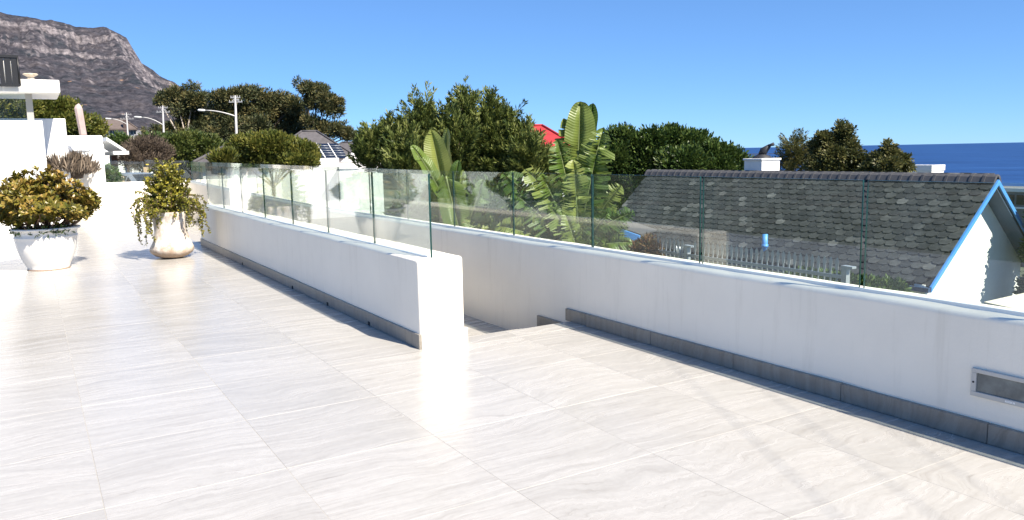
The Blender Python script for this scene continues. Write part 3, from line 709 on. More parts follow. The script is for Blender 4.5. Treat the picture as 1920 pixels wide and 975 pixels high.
MB().lathe([(0, 0), (6*s, 0), (7*s, 2*s), (4.5*s, 3.5*s), (5*s, 5*s), (9*s, 8*s), (12.5*s, 10*s), (12*s, 11.5*s), (9*s, 10.5*s), (4*s, 9.5*s), (0, 9*s)], 20, wob=lambda a, z: s*1.2*math.sin(7*a)*(z > 6*s)).build('urn', plain('carved_stone', (.55, .47, .36), .9, var=.25, nscale=14, bmp=.5, bscale=30), us)
# leaning stone obelisk
ob0 = aty(156, 253, 25.5); obt = aty(147, 203, 25.5); tip = aty(147.5, 193.5, 25.5); s = scl(ob0)
os_ = empty('stone_obelisk', ob0, 'pinkish stone obelisk with pointed tip rising above the white house roof', 'obelisk')
def ring(c, h): return [tuple(Vector(c)-ob0+Vector((math.cos(a)*h, math.sin(a)*h, 0))) for a in [k*math.pi/4+.3 for k in range(8)]]
v = ring(ob0, 6.6*s)+ring(obt+Vector((0, 0, -.5*s)), 7.2*s)+ring(obt+Vector((0, 0, 5*s)), 5*s)+[tuple(tip-ob0)]
MB().add(v, [(i, (i+1) % 8, 8+(i+1) % 8, 8+i) for i in range(8)]+[(8+i, 8+(i+1) % 8, 16+(i+1) % 8, 16+i) for i in range(8)]+[(16+i, 16+(i+1) % 8, 24) for i in range(8)]).build('shaft', plain('pink_stone', (.42, .33, .31), .8, var=.12, nscale=3), os_)
# low planter wall, little balustrade, dry grass and round bush beyond
lw0, lw1 = aty(150, 316, 24), aty(190, 316, 24)
pw = empty('planter_wall', ((lw0.x+lw1.x)/2, 24, 0), 'low white planter wall left of the round green bush', 'wall')
po = ((lw0.x+lw1.x)/2, 24, 0)
lx = aty(90, 330, 24).x
MB().b2((lx, 24, -.1), (lw1.x, 24.25, lw1.z)).b2((lw1.x-.25, 24.25, -.1), (lw1.x-.003, 27, lw1.z-.01)).build('wall_body', M['plaster'], pw, bevel=.02, off=po)
ba = aty(150, 300, 25); bo = tuple(ba)
bl_ = empty('garden_balustrade', ba, 'short white balustrade with a grey rail behind the dry grass', 'balustrade')
t0, t1 = aty(133, 286, 25.4), aty(166.5, 282.5, 24.8)
MB().tube([t0, t1], .045, 6).build('rail', M['grey_metal'], bl_, off=bo)
for px in (141, 149, 157, 165):
    k = (px-133)/33.5; top = t0.lerp(t1, k); MB().box((top.x, top.y, top.z-.22), (.06, .06, .4)).build('baluster', M['white'], bl_, off=bo)
q = (t0+t1)/2
MB().tube([t0-Vector((0, 0, .24)), t1-Vector((0, 0, .24))], .05, 6).build('lower_rail', M['white'], bl_, off=bo)
def grass(name, label, px0, px1, pyb, pyt, D, n, seed):
    r = np.random.default_rng(seed); a, b = at(px0, pyb, D), at(px1, pyb, D); top = at((px0+px1)/2, pyt, D).z
    base = (np.array(a)+np.array(b))/2; o = empty(name, tuple(base), label, 'plant')
    t = r.random(n); c = np.array(a)+(np.array(b)-np.array(a))*t[:, None]+r.normal(size=(n, 3))*[.12, .45, .05]
    dirv = unit(np.stack([(t-.5)*.9+r.normal(size=n)*.3, r.normal(size=n)*.35, np.ones(n)], 1)); h = (top-base[2])*(.55+.5*r.random(n))*(1-.55*(abs(t-.45)*2)**2.5)
    leaf_mesh('blades', c, dirv, r.normal(size=(n, 3)), h, .03, r.random(n), LM['grass'], o, tuple(base), kind='stuff')
    m = MB(); m.lathe([(.0, -.25), (.35, -.2), (.4, 0), (.2, .1), (0, .12)], 12); m.build('root_mound', M['soil'], o)
    return o
grass('dry_grass_bush', 'brown dry grass bush against the white house wall', 88, 163, 320, 283, 23.5, 5200, 5)

# ------------------------------------------------------------------ trees and shrubs
tree('conifer_tree', 'yellow-green conifer behind the white house and obelisk', [(20, 205, 45, 30), (-25, 205, 40, 30), (85, 212, 32, 30), (122, 215, 26, 26), (128, 235, 32, 20), (160, 240, 26, 20), (185, 248, 14, 12), (60, 230, 40, 20)], 42, LM['yellowgreen'], 620, 46, .30, .16, .08, 21, .22, updir=.5)
tree('round_bush', 'round glossy green bush beside the white planter wall', [(205, 328, 15, 15), (196, 330, 12, 14), (214, 335, 12, 10), (205, 340, 17, 8)], 28.6, LM['bright'], 150, 40, .10, .08, .045, 22, .03, cat='bush', updir=.2)
tree('brown_shrub', 'bare brownish shrub between the two street lamps', [(258, 285, 22, 22), (285, 282, 26, 25), (300, 292, 20, 20), (240, 298, 18, 16), (275, 303, 34, 12)], 50, LM['brown'], 330, 46, .30, .20, .035, 23, .1, cat='shrub', updir=.6)
tree('dark_shrub', 'dark green shrub under the far houses left of the street lamp', [(225, 268, 22, 10), (262, 278, 25, 10), (285, 263, 20, 8), (295, 272, 20, 10)], 70, LM['dark'], 200, 40, .4, .25, .12, 24, .1, cat='shrub')
tree('green_bush', 'broad green bush below the pines beside the dark hipped roof', [(335, 277, 30, 25), (362, 270, 26, 20), (390, 278, 26, 20), (410, 288, 18, 14), (350, 295, 45, 16), (322, 290, 16, 18)], 56, LM['hedge'], 520, 46, .32, .20, .09, 25, .15, cat='bush', updir=.5)
tree('clipped_hedge', 'long leafy hedge in front of the house with solar panels', [(455, 278, 26, 20), (485, 275, 28, 20), (515, 272, 28, 20), (545, 280, 28, 20), (570, 288, 24, 18), (440, 295, 20, 16), (500, 298, 60, 16), (560, 302, 36, 14)], 42, LM['yellowgreen'], 900, 46, .24, .17, .07, 26, .12, cat='hedge', updir=.9)
tree('fern_bush', 'spiky yellow-green bush behind the glass beside the nearest lamp post', [(412, 300, 12, 8), (428, 298, 12, 9)], 40, LM['yellowgreen'], 50, 40, .22, .30, .05, 27, .05, cat='bush', updir=1.2)
pineL = [(297, 188, 7, 5), (314, 184, 15, 10), (330, 174, 14, 9), (346, 186, 14, 9), (360, 166, 12, 9), (362, 190, 22, 13), (380, 187, 16, 11), (395, 222, 20, 12), (335, 205, 20, 9), (362, 222, 26, 12), (330, 238, 22, 9), (288, 247, 16, 8), (378, 240, 22, 8), (350, 252, 30, 9)]
tree('umbrella_pine', 'tall umbrella pine with pale forked trunk, leftmost of the pines', pineL, 100, LM['pine'], 420, 50, .44, .36, .12, 31, .28, 'bush', bark='pale_bark', shell=.45, twigs=3, group='pines on the skyline')
pineM = [(412, 185, 18, 12), (432, 178, 20, 11), (455, 176, 22, 10), (478, 175, 22, 10), (500, 184, 24, 12), (525, 190, 24, 12), (548, 200, 22, 13), (415, 210, 24, 14), (450, 205, 28, 15), (490, 210, 30, 15), (530, 220, 28, 15), (560, 225, 20, 15), (430, 235, 26, 14), (475, 238, 32, 16), (520, 245, 30, 13), (560, 248, 18, 9), (405, 250, 20, 10), (450, 258, 40, 12)]
tree('umbrella_pine', 'massive dense round-topped pine behind the nearest street lamp', pineM, 95, LM['pine'], 820, 52, .58, .36, .12, 32, .4, 'bush', shell=.3, twigs=3, group='pines on the skyline')
pineR = [(559, 156, 6, 5), (580, 168, 16, 11), (597, 172, 18, 12), (612, 188, 18, 11), (630, 195, 14, 9), (590, 192, 20, 9), (628, 212, 14, 7), (608, 206, 14, 6), (585, 228, 18, 8), (605, 240, 20, 8), (632, 240, 18, 9), (650, 250, 16, 8), (660, 256, 14, 5), (600, 252, 30, 8)]
tree('umbrella_pine', 'open-branched pine above the hipped roof, rightmost of the pines', pineR, 90, LM['pine'], 360, 50, .40, .34, .11, 33, .24, 'bush', shell=.45, twigs=3, group='pines on the skyline', base=(at(560, 300, 90).x, at(560, 300, 90).y))
big = [(688, 296, 18, 28), (704, 276, 11, 26), (728, 270, 9, 26), (752, 262, 9, 30), (778, 224, 8, 30), (796, 210, 8, 22), (800, 249, 13, 34), (842, 236, 8, 30), (868, 210, 9, 26), (878, 236, 12, 34), (914, 206, 6, 24), (924, 236, 12, 34), (956, 232, 8, 20), (966, 256, 11, 26), (984, 276, 16, 24), (760, 284, 30, 30), (808, 274, 30, 36), (860, 266, 30, 36), (910, 266, 30, 36), (950, 284, 32, 36), (985, 302, 32, 30), (720, 302, 38, 28), (780, 314, 50, 32), (860, 314, 60, 38), (930, 320, 50, 34), (1012, 326, 28, 22), (1050, 338, 30, 24)]
tree('feathery_tree', 'large dark feathery-leaved tree behind the glass left of the red roof', big, 26, LM['feather'], 2500, 40, .50, .16, .045, 41, .26, 'spray', updir=1.1, shell=.5, twigs=2, jit=.9)
dark = [(1150, 268, 18, 18), (1172, 262, 16, 16), (1200, 275, 24, 22), (1225, 265, 22, 18), (1255, 265, 24, 18), (1280, 270, 26, 20), (1310, 280, 26, 22), (1340, 292, 24, 20), (1370, 300, 20, 18), (1385, 312, 12, 14), (1160, 300, 34, 34), (1215, 310, 44, 36), (1280, 312, 48, 34), (1345, 322, 40, 24), (1180, 350, 50, 40), (1140, 380, 40, 40)]
tree('broadleaf_tree', 'dense dark green tree mass behind the slate roof, left of the chimney', dark, 36, LM['dark'], 1700, 44, .36, .19, .095, 42, .3, shell=.5, updir=.4)
tree('garden_shrub', 'dense low shrubs filling the garden behind the wild banana plants', [(780, 400, 40, 30), (850, 395, 40, 40), (910, 390, 40, 40), (960, 400, 40, 40), (1010, 400, 36, 40), (1130, 430, 24, 30), (930, 440, 90, 30)], 19.5, LM['dark'], 520, 40, .26, .17, .08, 49, .06, cat='shrub', updir=.4)
tree('windswept_cypress', 'wind-bent feathery cypress just right of the white chimney', [(1466, 318, 16, 8), (1480, 305, 16, 14), (1492, 285, 12, 16), (1483, 275, 7, 9), (1508, 295, 9, 18), (1505, 312, 16, 10)], 52, LM['olive'], 220, 44, .75, .18, .045, 43, .12, 'spray', updir=.6)
tree('leafy_tree', 'tallest leafy tree against the sea above the slate ridge', [(1583, 245, 17, 13), (1577, 262, 22, 14), (1560, 270, 18, 12), (1545, 262, 16, 9), (1535, 280, 14, 14), (1560, 292, 28, 18), (1592, 285, 20, 16), (1612, 300, 14, 12), (1545, 310, 34, 14), (1600, 316, 26, 10)], 50, LM['olive'], 420, 40, .27, .19, .10, 44, .15, shell=.3, twigs=2, updir=.2)
tree('leafy_tree', 'small straggly tree against the sea beside the white parapet', [(1665, 275, 10, 8), (1668, 290, 18, 10), (1645, 297, 14, 8), (1690, 300, 12, 7), (1665, 308, 28, 10), (1698, 312, 10, 8), (1635, 315, 20, 9)], 48, LM['olive'], 200, 36, .24, .18, .09, 45, .1, shell=.25, twigs=3, updir=.2)
tree('red_shrub', 'reddish-brown shrub at the end of the spiked fence', [(1215, 462, 18, 12), (1222, 472, 14, 12), (1190, 470, 16, 9), (1168, 474, 14, 8), (1160, 490, 20, 10), (1215, 490, 24, 14)], 17.6, LM['red'], 170, 36, .12, .10, .05, 46, .04, cat='shrub')
tree('garden_hedge', 'green hedge below the slate eaves behind the fence', [(1500, 525, 22, 14), (1540, 530, 24, 14), (1580, 535, 24, 14), (1630, 540, 22, 12), (1665, 545, 22, 12), (1610, 560, 90, 20)], 17.2, LM['bright'], 420, 40, .14, .10, .05, 47, .04, cat='hedge')
tree('gable_tree', 'dark leafy tree at the right edge shading the white gable', [(1962, 405, 14, 30), (1985, 380, 20, 36), (1952, 470, 13, 36), (1990, 460, 30, 60), (1965, 540, 30, 50), (2020, 430, 40, 60), (1940, 560, 20, 30)], 22.4, LM['dark'], 520, 42, .24, .16, .07, 48, .12, shell=.3, updir=.2, jit=.25)

# ------------------------------------------------------------------ giant strelitzia (wild banana)
def strel_mat():
    m, nt, N, L, b = mat('wild_banana_leaf'); tc = N.new('ShaderNodeTexCoord'); oi = N.new('ShaderNodeObjectInfo')
    a = N.new('ShaderNodeAttribute'); a.attribute_name = 'vein'
    r = ramp(N, [(.0, (.055, .105, .016)), (.5, (.115, .172, .030)), (1, (.24, .275, .075))]); L.new(oi.outputs['Random'], r.inputs[0])
    w = N.new('ShaderNodeMath'); w.operation = 'MULTIPLY'; w.inputs[1].default_value = 170; L.new(a.outputs['Fac'], w.inputs[0]); sn = N.new('ShaderNodeMath'); sn.operation = 'SINE'; L.new(w.outputs[0], sn.inputs[0])
    bump(N, L, sn.outputs[0], .28, .006, b)
    n = noise(N, L, tc.outputs['Object'], 3, 4, .6)
    r2 = ramp(N, [(.3, (.82, .82, .82)), (.7, (1.1, 1.1, 1.0))]); L.new(n.outputs[0], r2.inputs[0])
    mx = N.new('ShaderNodeMix'); mx.data_type = 'RGBA'; mx.blend_type = 'MULTIPLY'; mx.inputs[0].default_value = 1; L.new(r.outputs[0], mx.inputs[6]); L.new(r2.outputs[0], mx.inputs[7])
    L.new(mx.outputs[2], b.inputs['Base Color']); b.inputs['Roughness'].default_value = .42
    t = N.new('ShaderNodeBsdfTranslucent'); L.new(mx.outputs[2], t.inputs[0]); ms = N.new('ShaderNodeMixShader'); ms.inputs[0].default_value = .25
    L.new(b.outputs[0], ms.inputs[1]); L.new(t.outputs[0], ms.inputs[2]); L.new(ms.outputs[0], N['Material Output'].inputs['Surface'])
    return m
M['strel'] = strel_mat(); M['strel_stalk'] = plain('wild_banana_stalk', (.16, .20, .07), .5, var=.2, nscale=4)
M['strel_dry'] = plain('dry_sheath', (.40, .30, .15), .8, var=.3, nscale=8)
def big_leaf(root, off, base, tipp, width, torn, r, face, curl=.25, drop=0., foldin=.3, nseg=34):
    """blade from base to tip; midrib bends; torn blades split into strips along the side veins"""
    base = np.array(base, float); tipp = np.array(tipp, float); L_ = np.linalg.norm(tipp-base); ax = (tipp-base)/L_
    face = np.array(face, float); sd = unit(np.cross(ax, face)); up = np.cross(sd, ax)
    def mid(t): return base + ax*L_*t + up*curl*L_*(t*(1-t))*1.2 + np.array([0, 0, -drop])*t*t*L_
    vs, fs, vein = [], [], []; ph = r.random(4)*6.28
    def wprof(t): return width*.5*min(1, (t/.10)**.6)*(1-max(0, (t-.45)/.55)**2.2)**.6 if t < 1 else 0
    for s in (-1, 1):
        ts = [i/nseg for i in range(nseg+1)]; gap = [False]*(nseg)
        if torn:
            for i in range(1, nseg-1): gap[i] = r.random() < torn
        tilt = 0.; gw = 0.; sh = 1.; sag = 0.
        for i in range(nseg):
            t0, t1 = ts[i], ts[i+1]
            if i == 0 or gap[i]: tilt = r.normal()*.55*(torn > 0); sag = abs(r.normal())*.35*torn; sh = 1-.22*r.random()*(torn > 0); gw = r.uniform(.004, .02)
            quad = []
            for t, e in ((t0, 0), (t1, 1)):
                m0 = mid(t)
                for k in (0, .5, 1):
                    w = wprof(t)*k*sh; fwd = ax*w*.35*(k)       # side veins sweep to the tip
                    lift = foldin*w*(1-.35*k) + tilt*w*.5 + k*width*(.05*math.sin(9*t+ph[0]+s)+.025*math.sin(23*t+ph[1]*s)); vein.append(t*L_)
                    taper = 0
                    if gap[i] and e == 0: taper = gw*k*L_
                    if (i+1 < nseg and gap[i+1]) and e == 1: taper = -gw*k*L_*(1 if torn else 0)
                    quad.append(m0 + sd*s*w + fwd + up*lift + ax*taper + np.array([0, 0, -sag*w*k]))
            n = len(vs); vs += [tuple(q-np.array(off)) for q in quad]
            fs += [(n, n+1, n+4, n+3), (n+1, n+2, n+5, n+4)]
    b = MB(); b.add(vs, fs, 0, True); o = b.build('leaf', M['strel'], root, recalc=False)
    va = o.data.attributes.new('vein', 'FLOAT', 'POINT'); va.data.foreach_set('value', vein)
    bm = bmesh.new(); bm.from_mesh(o.data); bmesh.ops.remove_doubles(bm, verts=bm.verts, dist=.0008); bm.to_mesh(o.data); bm.free()
    rb = MB().tube([tuple(mid(t)-np.array(off)-up*.004) for t in np.linspace(0, .98, 9)], list(np.linspace(.018, .004, 9)), 5); rb.build('midrib', M['strel_stalk'], o, recalc=False)
    return o
def strelitzia(label, rootpx, D, leaves, seed):
    r = np.random.default_rng(seed); rp = at(*rootpx, D); bz = gz(rp.x, rp.y); off = (rp.x, rp.y, bz)
    root = empty('wild_banana_plant', off, label, 'plant', 'wild banana plants beyond the glass')
    for (bx, by, tx, ty, w, torn, fdir, dd, curl, dp, ctrl) in leaves:
        a, b = at(bx, by, D+dd), at(tx, ty, D+dd-.1)
        cam_dir = unit(np.array(Vector((0, 0, EYE))-a)); sdv = np.array(RT)
        face = cam_dir*math.cos(fdir)+sdv*math.sin(fdir)+np.array([0, 0, .25])
        big_leaf(root, off, a, b, w*scl(a), torn, r, face, curl, dp)
        g = np.array([rp.x, rp.y, bz+.3])+r.normal(size=3)*[.12, .12, .1]; m1 = (np.array(a)*.6+g*.4)+np.array([(rp.x-a.x)*.25, (rp.y-a.y)*.25, .2])
        MB().tube([tuple(p-np.array(off)) for p in (g, (g+m1)/2, m1, np.array(a)*.8+m1*.2, np.array(a))], [.045, .035, .026, .02, .017], 6).build('leaf_stalk', M['strel_stalk'], root, recalc=False)
    tm = MB(); g = np.array(off)
    for k in range(3): tm.tube([(.1*math.cos(k*2.1), .1*math.sin(k*2.1), -.1), (.14*math.cos(k*2.1), .14*math.sin(k*2.1), 1.2), (.2*math.cos(k*2.1), .2*math.sin(k*2.1), 2.3)], [.11, .09, .06], 8)
    tm.build('trunk', M['strel_dry'], root)
# (base px, tip px, width px, torn, facing, depth, curl, droop)
LA = [(838, 400, 808, 243, 52, .05, .15, 0, .12, 0, 0), (850, 395, 838, 240, 44, .06, -.75, .15, .1, 0, 0), (835, 380, 772, 272, 42, .05, .7, -.2, .15, 0, 0),
      (845, 380, 860, 300, 26, .0, -.4, -.1, .1, 0, 0), (850, 430, 868, 318, 24, .25, .6, .1, .2, 0, 0), (836, 330, 872, 470, 62, .12, .1, -.35, -.15, 0, 0), (850, 420, 790, 330, 30, .3, -.3, .3, .1, 0, 0),
      (870, 440, 905, 330, 40, .3, .3, .1, .2, .05, 0), (840, 440, 770, 390, 34, .35, .2, .2, .2, .1, 0)]
strelitzia('wild banana plant with broad untorn paddle leaves behind the lower glass panels', (850, 470), 13.2, LA, 51)
LB = [(1080, 350, 1088, 190, 66, .10, .15, 0, .10, 0, 0), (1092, 360, 1112, 193, 46, .12, -.55, .15, .12, 0, 0), (1072, 390, 1056, 222, 60, .55, .45, .1, .15, 0, 0), (1075, 420, 1045, 262, 70, .7, .2, -.1, .2, 0, 0), (1092, 400, 1132, 238, 74, .7, -.25, -.15, .12, .0, 0), (1090, 430, 1118, 290, 76, .7, -.1, -.25, .15, .0, 0),
      (1095, 420, 1142, 250, 40, .45, -.6, .2, .2, .05, 0), (1070, 440, 985, 300, 74, .7, .3, -.2, .28, .1, 0), (1065, 450, 940, 300, 64, .6, .1, -.1, .25, .12, 0), (1060, 460, 960, 345, 70, .7, .3, -.3, .2, .1, 0), (1062, 470, 925, 345, 60, .6, .1, .1, .2, .1, 0),
      (1060, 470, 930, 405, 66, .7, .2, -.35, .2, .12, 0), (1070, 450, 1015, 318, 70, .75, .0, -.25, .2, .05, 0), (1085, 440, 1075, 300, 60, .7, .0, -.35, .2, 0, 0), (1100, 450, 1165, 330, 60, .7, -.3, .1, .25, .12, 0), (1100, 450, 1190, 380, 56, .7, -.2, -.1, .25, .15, 0),
      (1095, 470, 1185, 440, 48, .7, -.1, -.2, .25, .15, 0), (1080, 470, 1030, 380, 54, .7, .2, -.4, .15, .05, 0), (1075, 480, 985, 440, 52, .7, .1, -.3, .15, .1, 0), (1090, 470, 1140, 390, 50, .7, -.2, -.4, .2, .1, 0), (1085, 485, 1060, 400, 44, .6, .1, -.45, .15, 0, 0),
      (1065, 470, 900, 350, 60, .55, .0, .25, .2, .1, 0), (1060, 480, 890, 410, 60, .6, .1, .15, .2, .1, 0), (1050, 480, 870, 390, 54, .6, .0, .35, .2, .1, 0), (1095, 490, 1130, 440, 44, .7, -.1, -.45, .2, .1, 0), (1070, 490, 1010, 455, 44, .7, .0, -.5, .2, .1, 0)]
strelitzia('tall wild banana plant with wind-torn fronds behind the middle glass panels', (1080, 500), 11.2, LB, 52)

# ------------------------------------------------------------------ slate-roofed neighbour house
RX, RZ = 19.0, .772; GY0, GY1 = 9.83, 21.93; EX, EZ = 16.56, -1.45
sh = empty('slate_house', (RX, 15.9, gz(RX, 15.9)), 'neighbour house with grey slate roof, white gable and blue bargeboards', 'house'); so = (RX, 15.9, gz(RX, 15.9))
HW = RX-EX
wz = gz(RX, 15.9)-.5
w_ = MB(); gi_ = .42
w_.prism([(EX+.35, wz), (2*RX-EX-.35, wz), (2*RX-EX-.35, EZ+.25), (RX, RZ-.16), (EX+.35, EZ+.25)], 'y', GY0+gi_, GY1-.3)
w_.build('wall', M['house_white'], sh, off=so)
slope = math.atan2(RZ-EZ, HW); SL = math.hypot(HW, RZ-EZ)
for s in (-1, 1):
    n = Vector((s*math.sin(slope), 0, math.cos(slope))); e = Vector((s*math.cos(slope), 0, -math.sin(slope)))
    A = Vector((RX, 0, RZ)); a, b = A, A+e*SL
    pr = [(p.x, p.z) for p in (a-n*.05, b-n*.05, b-n*.14, a-n*.14)]
    MB().prism(pr, 'y', GY0+.03, GY1-.03).build('roof_deck', plain('roof_deck', (.03, .03, .033), .9), sh, off=so)
    hv = .09/math.cos(slope); o1 = Vector((0, 0, -.02))
    bb = [(p.x, p.z) for p in (a+o1, b+o1+e*.03, b+o1+e*.03-Vector((0, 0, hv)), a+o1-Vector((0, 0, hv)))]
    MB().prism(bb, 'y', GY0-.02+(.002 if s > 0 else 0), GY0+.03).build('bargeboard', M['blue'], sh, off=so)
    q = [(p.x, p.z) for p in (a-n*.145-e*0, b-n*.145, b-n*.17, a-n*.17)]
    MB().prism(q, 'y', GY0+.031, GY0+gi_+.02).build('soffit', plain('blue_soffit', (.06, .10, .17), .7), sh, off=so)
MB().b2((EX-.11, GY0+.0, EZ-.16), (EX+.0, GY1, EZ-.06)).build('gutter', plain('dark_blue_gutter', (.03, .07, .15), .5), sh, off=so)
MB().b2((EX+.02, GY0+.15, EZ-.42), (EX+.75, GY0+gi_-.004, EZ-.02)).build('eave_corbel', M['house_white'], sh, bevel=.02, off=so)
v0 = atx(1857, 390, RX-.35); MB().box((v0.x, GY0+gi_-.01, v0.z), (.22, .03, .16)).build('gable_vent', plain('vent_grey', (.6, .6, .58), .7), sh, off=so)
def slate_mat():
    m, nt, N, L, b = mat('roof_slate'); oi = N.new('ShaderNodeObjectInfo'); tc = N.new('ShaderNodeTexCoord'); at_ = N.new('ShaderNodeAttribute'); at_.attribute_name = 'tone'
    add = N.new('ShaderNodeMath'); add.operation = 'ADD'; L.new(oi.outputs['Random'], add.inputs[0]); L.new(at_.outputs['Fac'], add.inputs[1])
    fr = N.new('ShaderNodeMath'); fr.operation = 'FRACT'; L.new(add.outputs[0], fr.inputs[0])
    r = ramp(N, [(.0, (.030, .032, .035)), (.4, (.042, .045, .048)), (.8, (.058, .061, .062)), (.95, (.072, .075, .076)), (.985, (.125, .127, .125))]); L.new(fr.outputs[0], r.inputs[0])
    geo = N.new('ShaderNodeNewGeometry'); v = mapping(N, L, geo.outputs['Position'], (5, 1.6, 5)); n = noise(N, L, v, 1.6, 8, .7)
    r2 = ramp(N, [(.38, (.75, .75, .75)), (.55, (1.05, 1.05, 1.05)), (.72, (1.9, 1.9, 1.85))]); L.new(n.outputs[0], r2.inputs[0])
    mx = N.new('ShaderNodeMix'); mx.data_type = 'RGBA'; mx.blend_type = 'MULTIPLY'; mx.inputs[0].default_value = 1; L.new(r.outputs[0], mx.inputs[6]); L.new(r2.outputs[0], mx.inputs[7])
    L.new(mx.outputs[2], b.inputs['Base Color']); b.inputs['Roughness'].default_value = .7; b.inputs['Specular IOR Level'].default_value = .35
    n2 = noise(N, L, geo.outputs['Position'], 14, 6, .7); bump(N, L, n2.outputs[0], .4, .01, b); return m
M['slate'] = slate_mat()
rows = 17; ex = SL/rows; sw = .27; th = .022
# slate: hexagonal lower corners; local x along ridge (world y), local y down the slope
cc_ = .06
so_ = [(-sw/2+.005, -ex*.9), (sw/2-.005, -ex*.9), (sw/2-.005, ex-cc_), (sw/2-cc_, ex), (-sw/2+cc_, ex), (-sw/2+.005, ex-cc_)]
def slate_data():
    b = MB(); n = len(so_)
    b.add([(x, y, 0) for x, y in so_]+[(x, y, -th) for x, y in so_], [tuple(range(n)), tuple(range(n, 2*n))[::-1]]+[(i, n+i, n+(i+1) % n, (i+1) % n) for i in range(n)])
    o = b.build('slate', M['slate'], recalc=True); me = o.data; bpy.data.objects.remove(o); return me
SD = slate_data(); rr = random.Random(9)
nW = Vector((-math.sin(slope), 0, math.cos(slope))); eW = Vector((-math.cos(slope), 0, -math.sin(slope)))
cand = []
for i in range(rows):
    nn = int((GY1-GY0)/sw)+1
    for j in range(nn+1):
        y = GY0+.02+sw*(j+(.5 if i % 2 else 0))
        if y < GY0+.12 or y > GY1-.1: continue
        c = Vector((RX, y, RZ))+eW*(ex*i)+nW*(.018+rr.uniform(-.003, .004))
        t = .16+rr.uniform(-.02, .03); tilt = rr.gauss(0, .012)
        cand.append((c, t, tilt, i, j))
cam_p = Vector((0, 0, EYE))
cand.sort(key=lambda q: (q[0]-cam_p).length)
tv, tf, tt_ = [], [], []
for k, (c, t, tilt, i, j) in enumerate(cand):
    X = Vector((0, -1, 0)); Yv = (eW*math.cos(t)+nW*math.sin(t)*.55).normalized(); Z = X.cross(Yv)
    if Z.dot(nW) < 0: X = -X; Z = X.cross(Yv)
    X = (X+Yv*tilt).normalized(); Yv = Z.cross(X)
    Mx = Matrix(((X.x, Yv.x, Z.x, c.x-so[0]), (X.y, Yv.y, Z.y, c.y-so[1]), (X.z, Yv.z, Z.z, c.z-so[2]), (0, 0, 0, 1)))
    if k < 300:
        o = link('slate', SD, sh); o.matrix_local = Mx
    else:
        n = len(tv); tv += [tuple(Mx@v.co) for v in SD.vertices]; tf += [tuple(n+q for q in p.vertices) for p in SD.polygons]; tt_ += [rr.random()]*len(SD.vertices)
b = MB(); b.add(tv, tf); o = b.build('slate_field', M['slate'], sh, recalc=False); tag(o, kind='stuff')
a_ = o.data.attributes.new('tone', 'FLOAT', 'POINT'); a_.data.foreach_set('value', tt_)
# far slope, hidden from here, in plain slate courses
b = MB(); e2 = Vector((math.cos(slope), 0, -math.sin(slope))); n2_ = Vector((math.sin(slope), 0, math.cos(slope)))
for i in range(rows):
    p0 = Vector((RX, 0, RZ))+e2*(ex*i)+n2_*.0; p1 = p0+e2*ex*1.05+n2_*.02
    b.prism([(p0.x, p0.z), (p1.x, p1.z), (p1.x-n2_.x*.03, p1.z-n2_.z*.03), (p0.x-n2_.x*.03, p0.z-n2_.z*.03)], 'y', GY0+.04, GY1-.04)
tag(b.build('slate_course', M['slate'], sh, off=so), kind='stuff')
rt_ = MB(); L_ = .30
prof = [(-.17, -.13), (-.10, .0), (-.03, .05), (.03, .05), (.10, .0), (.17, -.13), (.14, -.15), (.0, .02), (-.14, -.15)]
for y0_, y1_, k_ in ((-L_/2+.012, L_/2-.07, 1.0), (L_/2-.07, L_/2-.004, 1.08)): rt_.prism([(x*k_, z*k_+(.012 if k_ > 1 else 0)) for x, z in prof], 'y', y0_, y1_); rto = rt_.build('ridge_tile', plain('ridge_tile_clay', (.072, .073, .078), .7, var=.25, nscale=5), None); RD = rto.data; bpy.data.objects.remove(rto)
nr_ = int((GY1-GY0)/L_)
for k in range(nr_+1):
    y = GY0+L_*.5+k*(GY1-GY0)/(nr_+1)
    o = link('ridge_tile', RD, sh, (0, y-so[1], RZ+.045-so[2]+rr.uniform(-.006, .006))); o.rotation_euler = (rr.uniform(.02, .05), rr.uniform(-.02, .02), rr.uniform(-.02, .02))
# chimney with cowl, vent pipe
c0, c1, cm = atx(1400, 297, RX+.5), atx(1450, 297, RX+.5), 0
ch_ = [(RX+.15, RX+1.0), (c1.y, c0.y)]
cx, cyy = RX+.62, (c0.y+c1.y)/2
cwid = (c0.y-c1.y)
p = MB().b2((RX+.2, cyy-cwid*.33, RZ-.9), (RX+1.0, cyy+cwid*.33, c0.z-.06)); co = p.build('chimney', M['house_white'], sh, off=so)
MB().b2((RX+.16, cyy-cwid*.36, c0.z-.06), (RX+1.04, cyy+cwid*.36, c0.z)).build('chimney_cap', M['house_white'], co, bevel=.01, off=so)
k0 = Vector((RX+.6, cyy, c0.z)); cowl = MB().lathe([(.30, 0), (.27, .06), (.12, .12), (.10, .16), (0, .17)], 14, c=tuple(k0))
cowl.tube([k0+Vector((0, 0, .12)), k0+Vector((0, -.05, .22)), k0+Vector((.1, -.22, .40))], [.12, .13, .05], 8)
cowl.tube([k0+Vector((.05, -.18, .38)), k0+Vector((.1, -.36, .43))], [.03, .06], 6)
cowl.build('chimney_cowl', plain('black_cowl', (.02, .022, .028), .6), co, off=so)
vb = Vector((0, 0, 0)); 
# vent: intersect sight with roof plane
d = ray(1434, 466); o0 = Vector((0, 0, EYE)); t = (Vector((RX, 0, RZ))+nW*.03-o0).dot(nW)/d.dot(nW); vb = o0+d*t; hgt = 27*scl(vb)
vp = MB().tube([vb-Vector((0, 0, .15)), vb+Vector((0, 0, hgt))], .075, 12).tube([vb+Vector((0, 0, hgt*.08)), vb+Vector((0, 0, hgt*.3))], .09, 12)
vp.build('vent_pipe', M['blue'], sh, off=so)
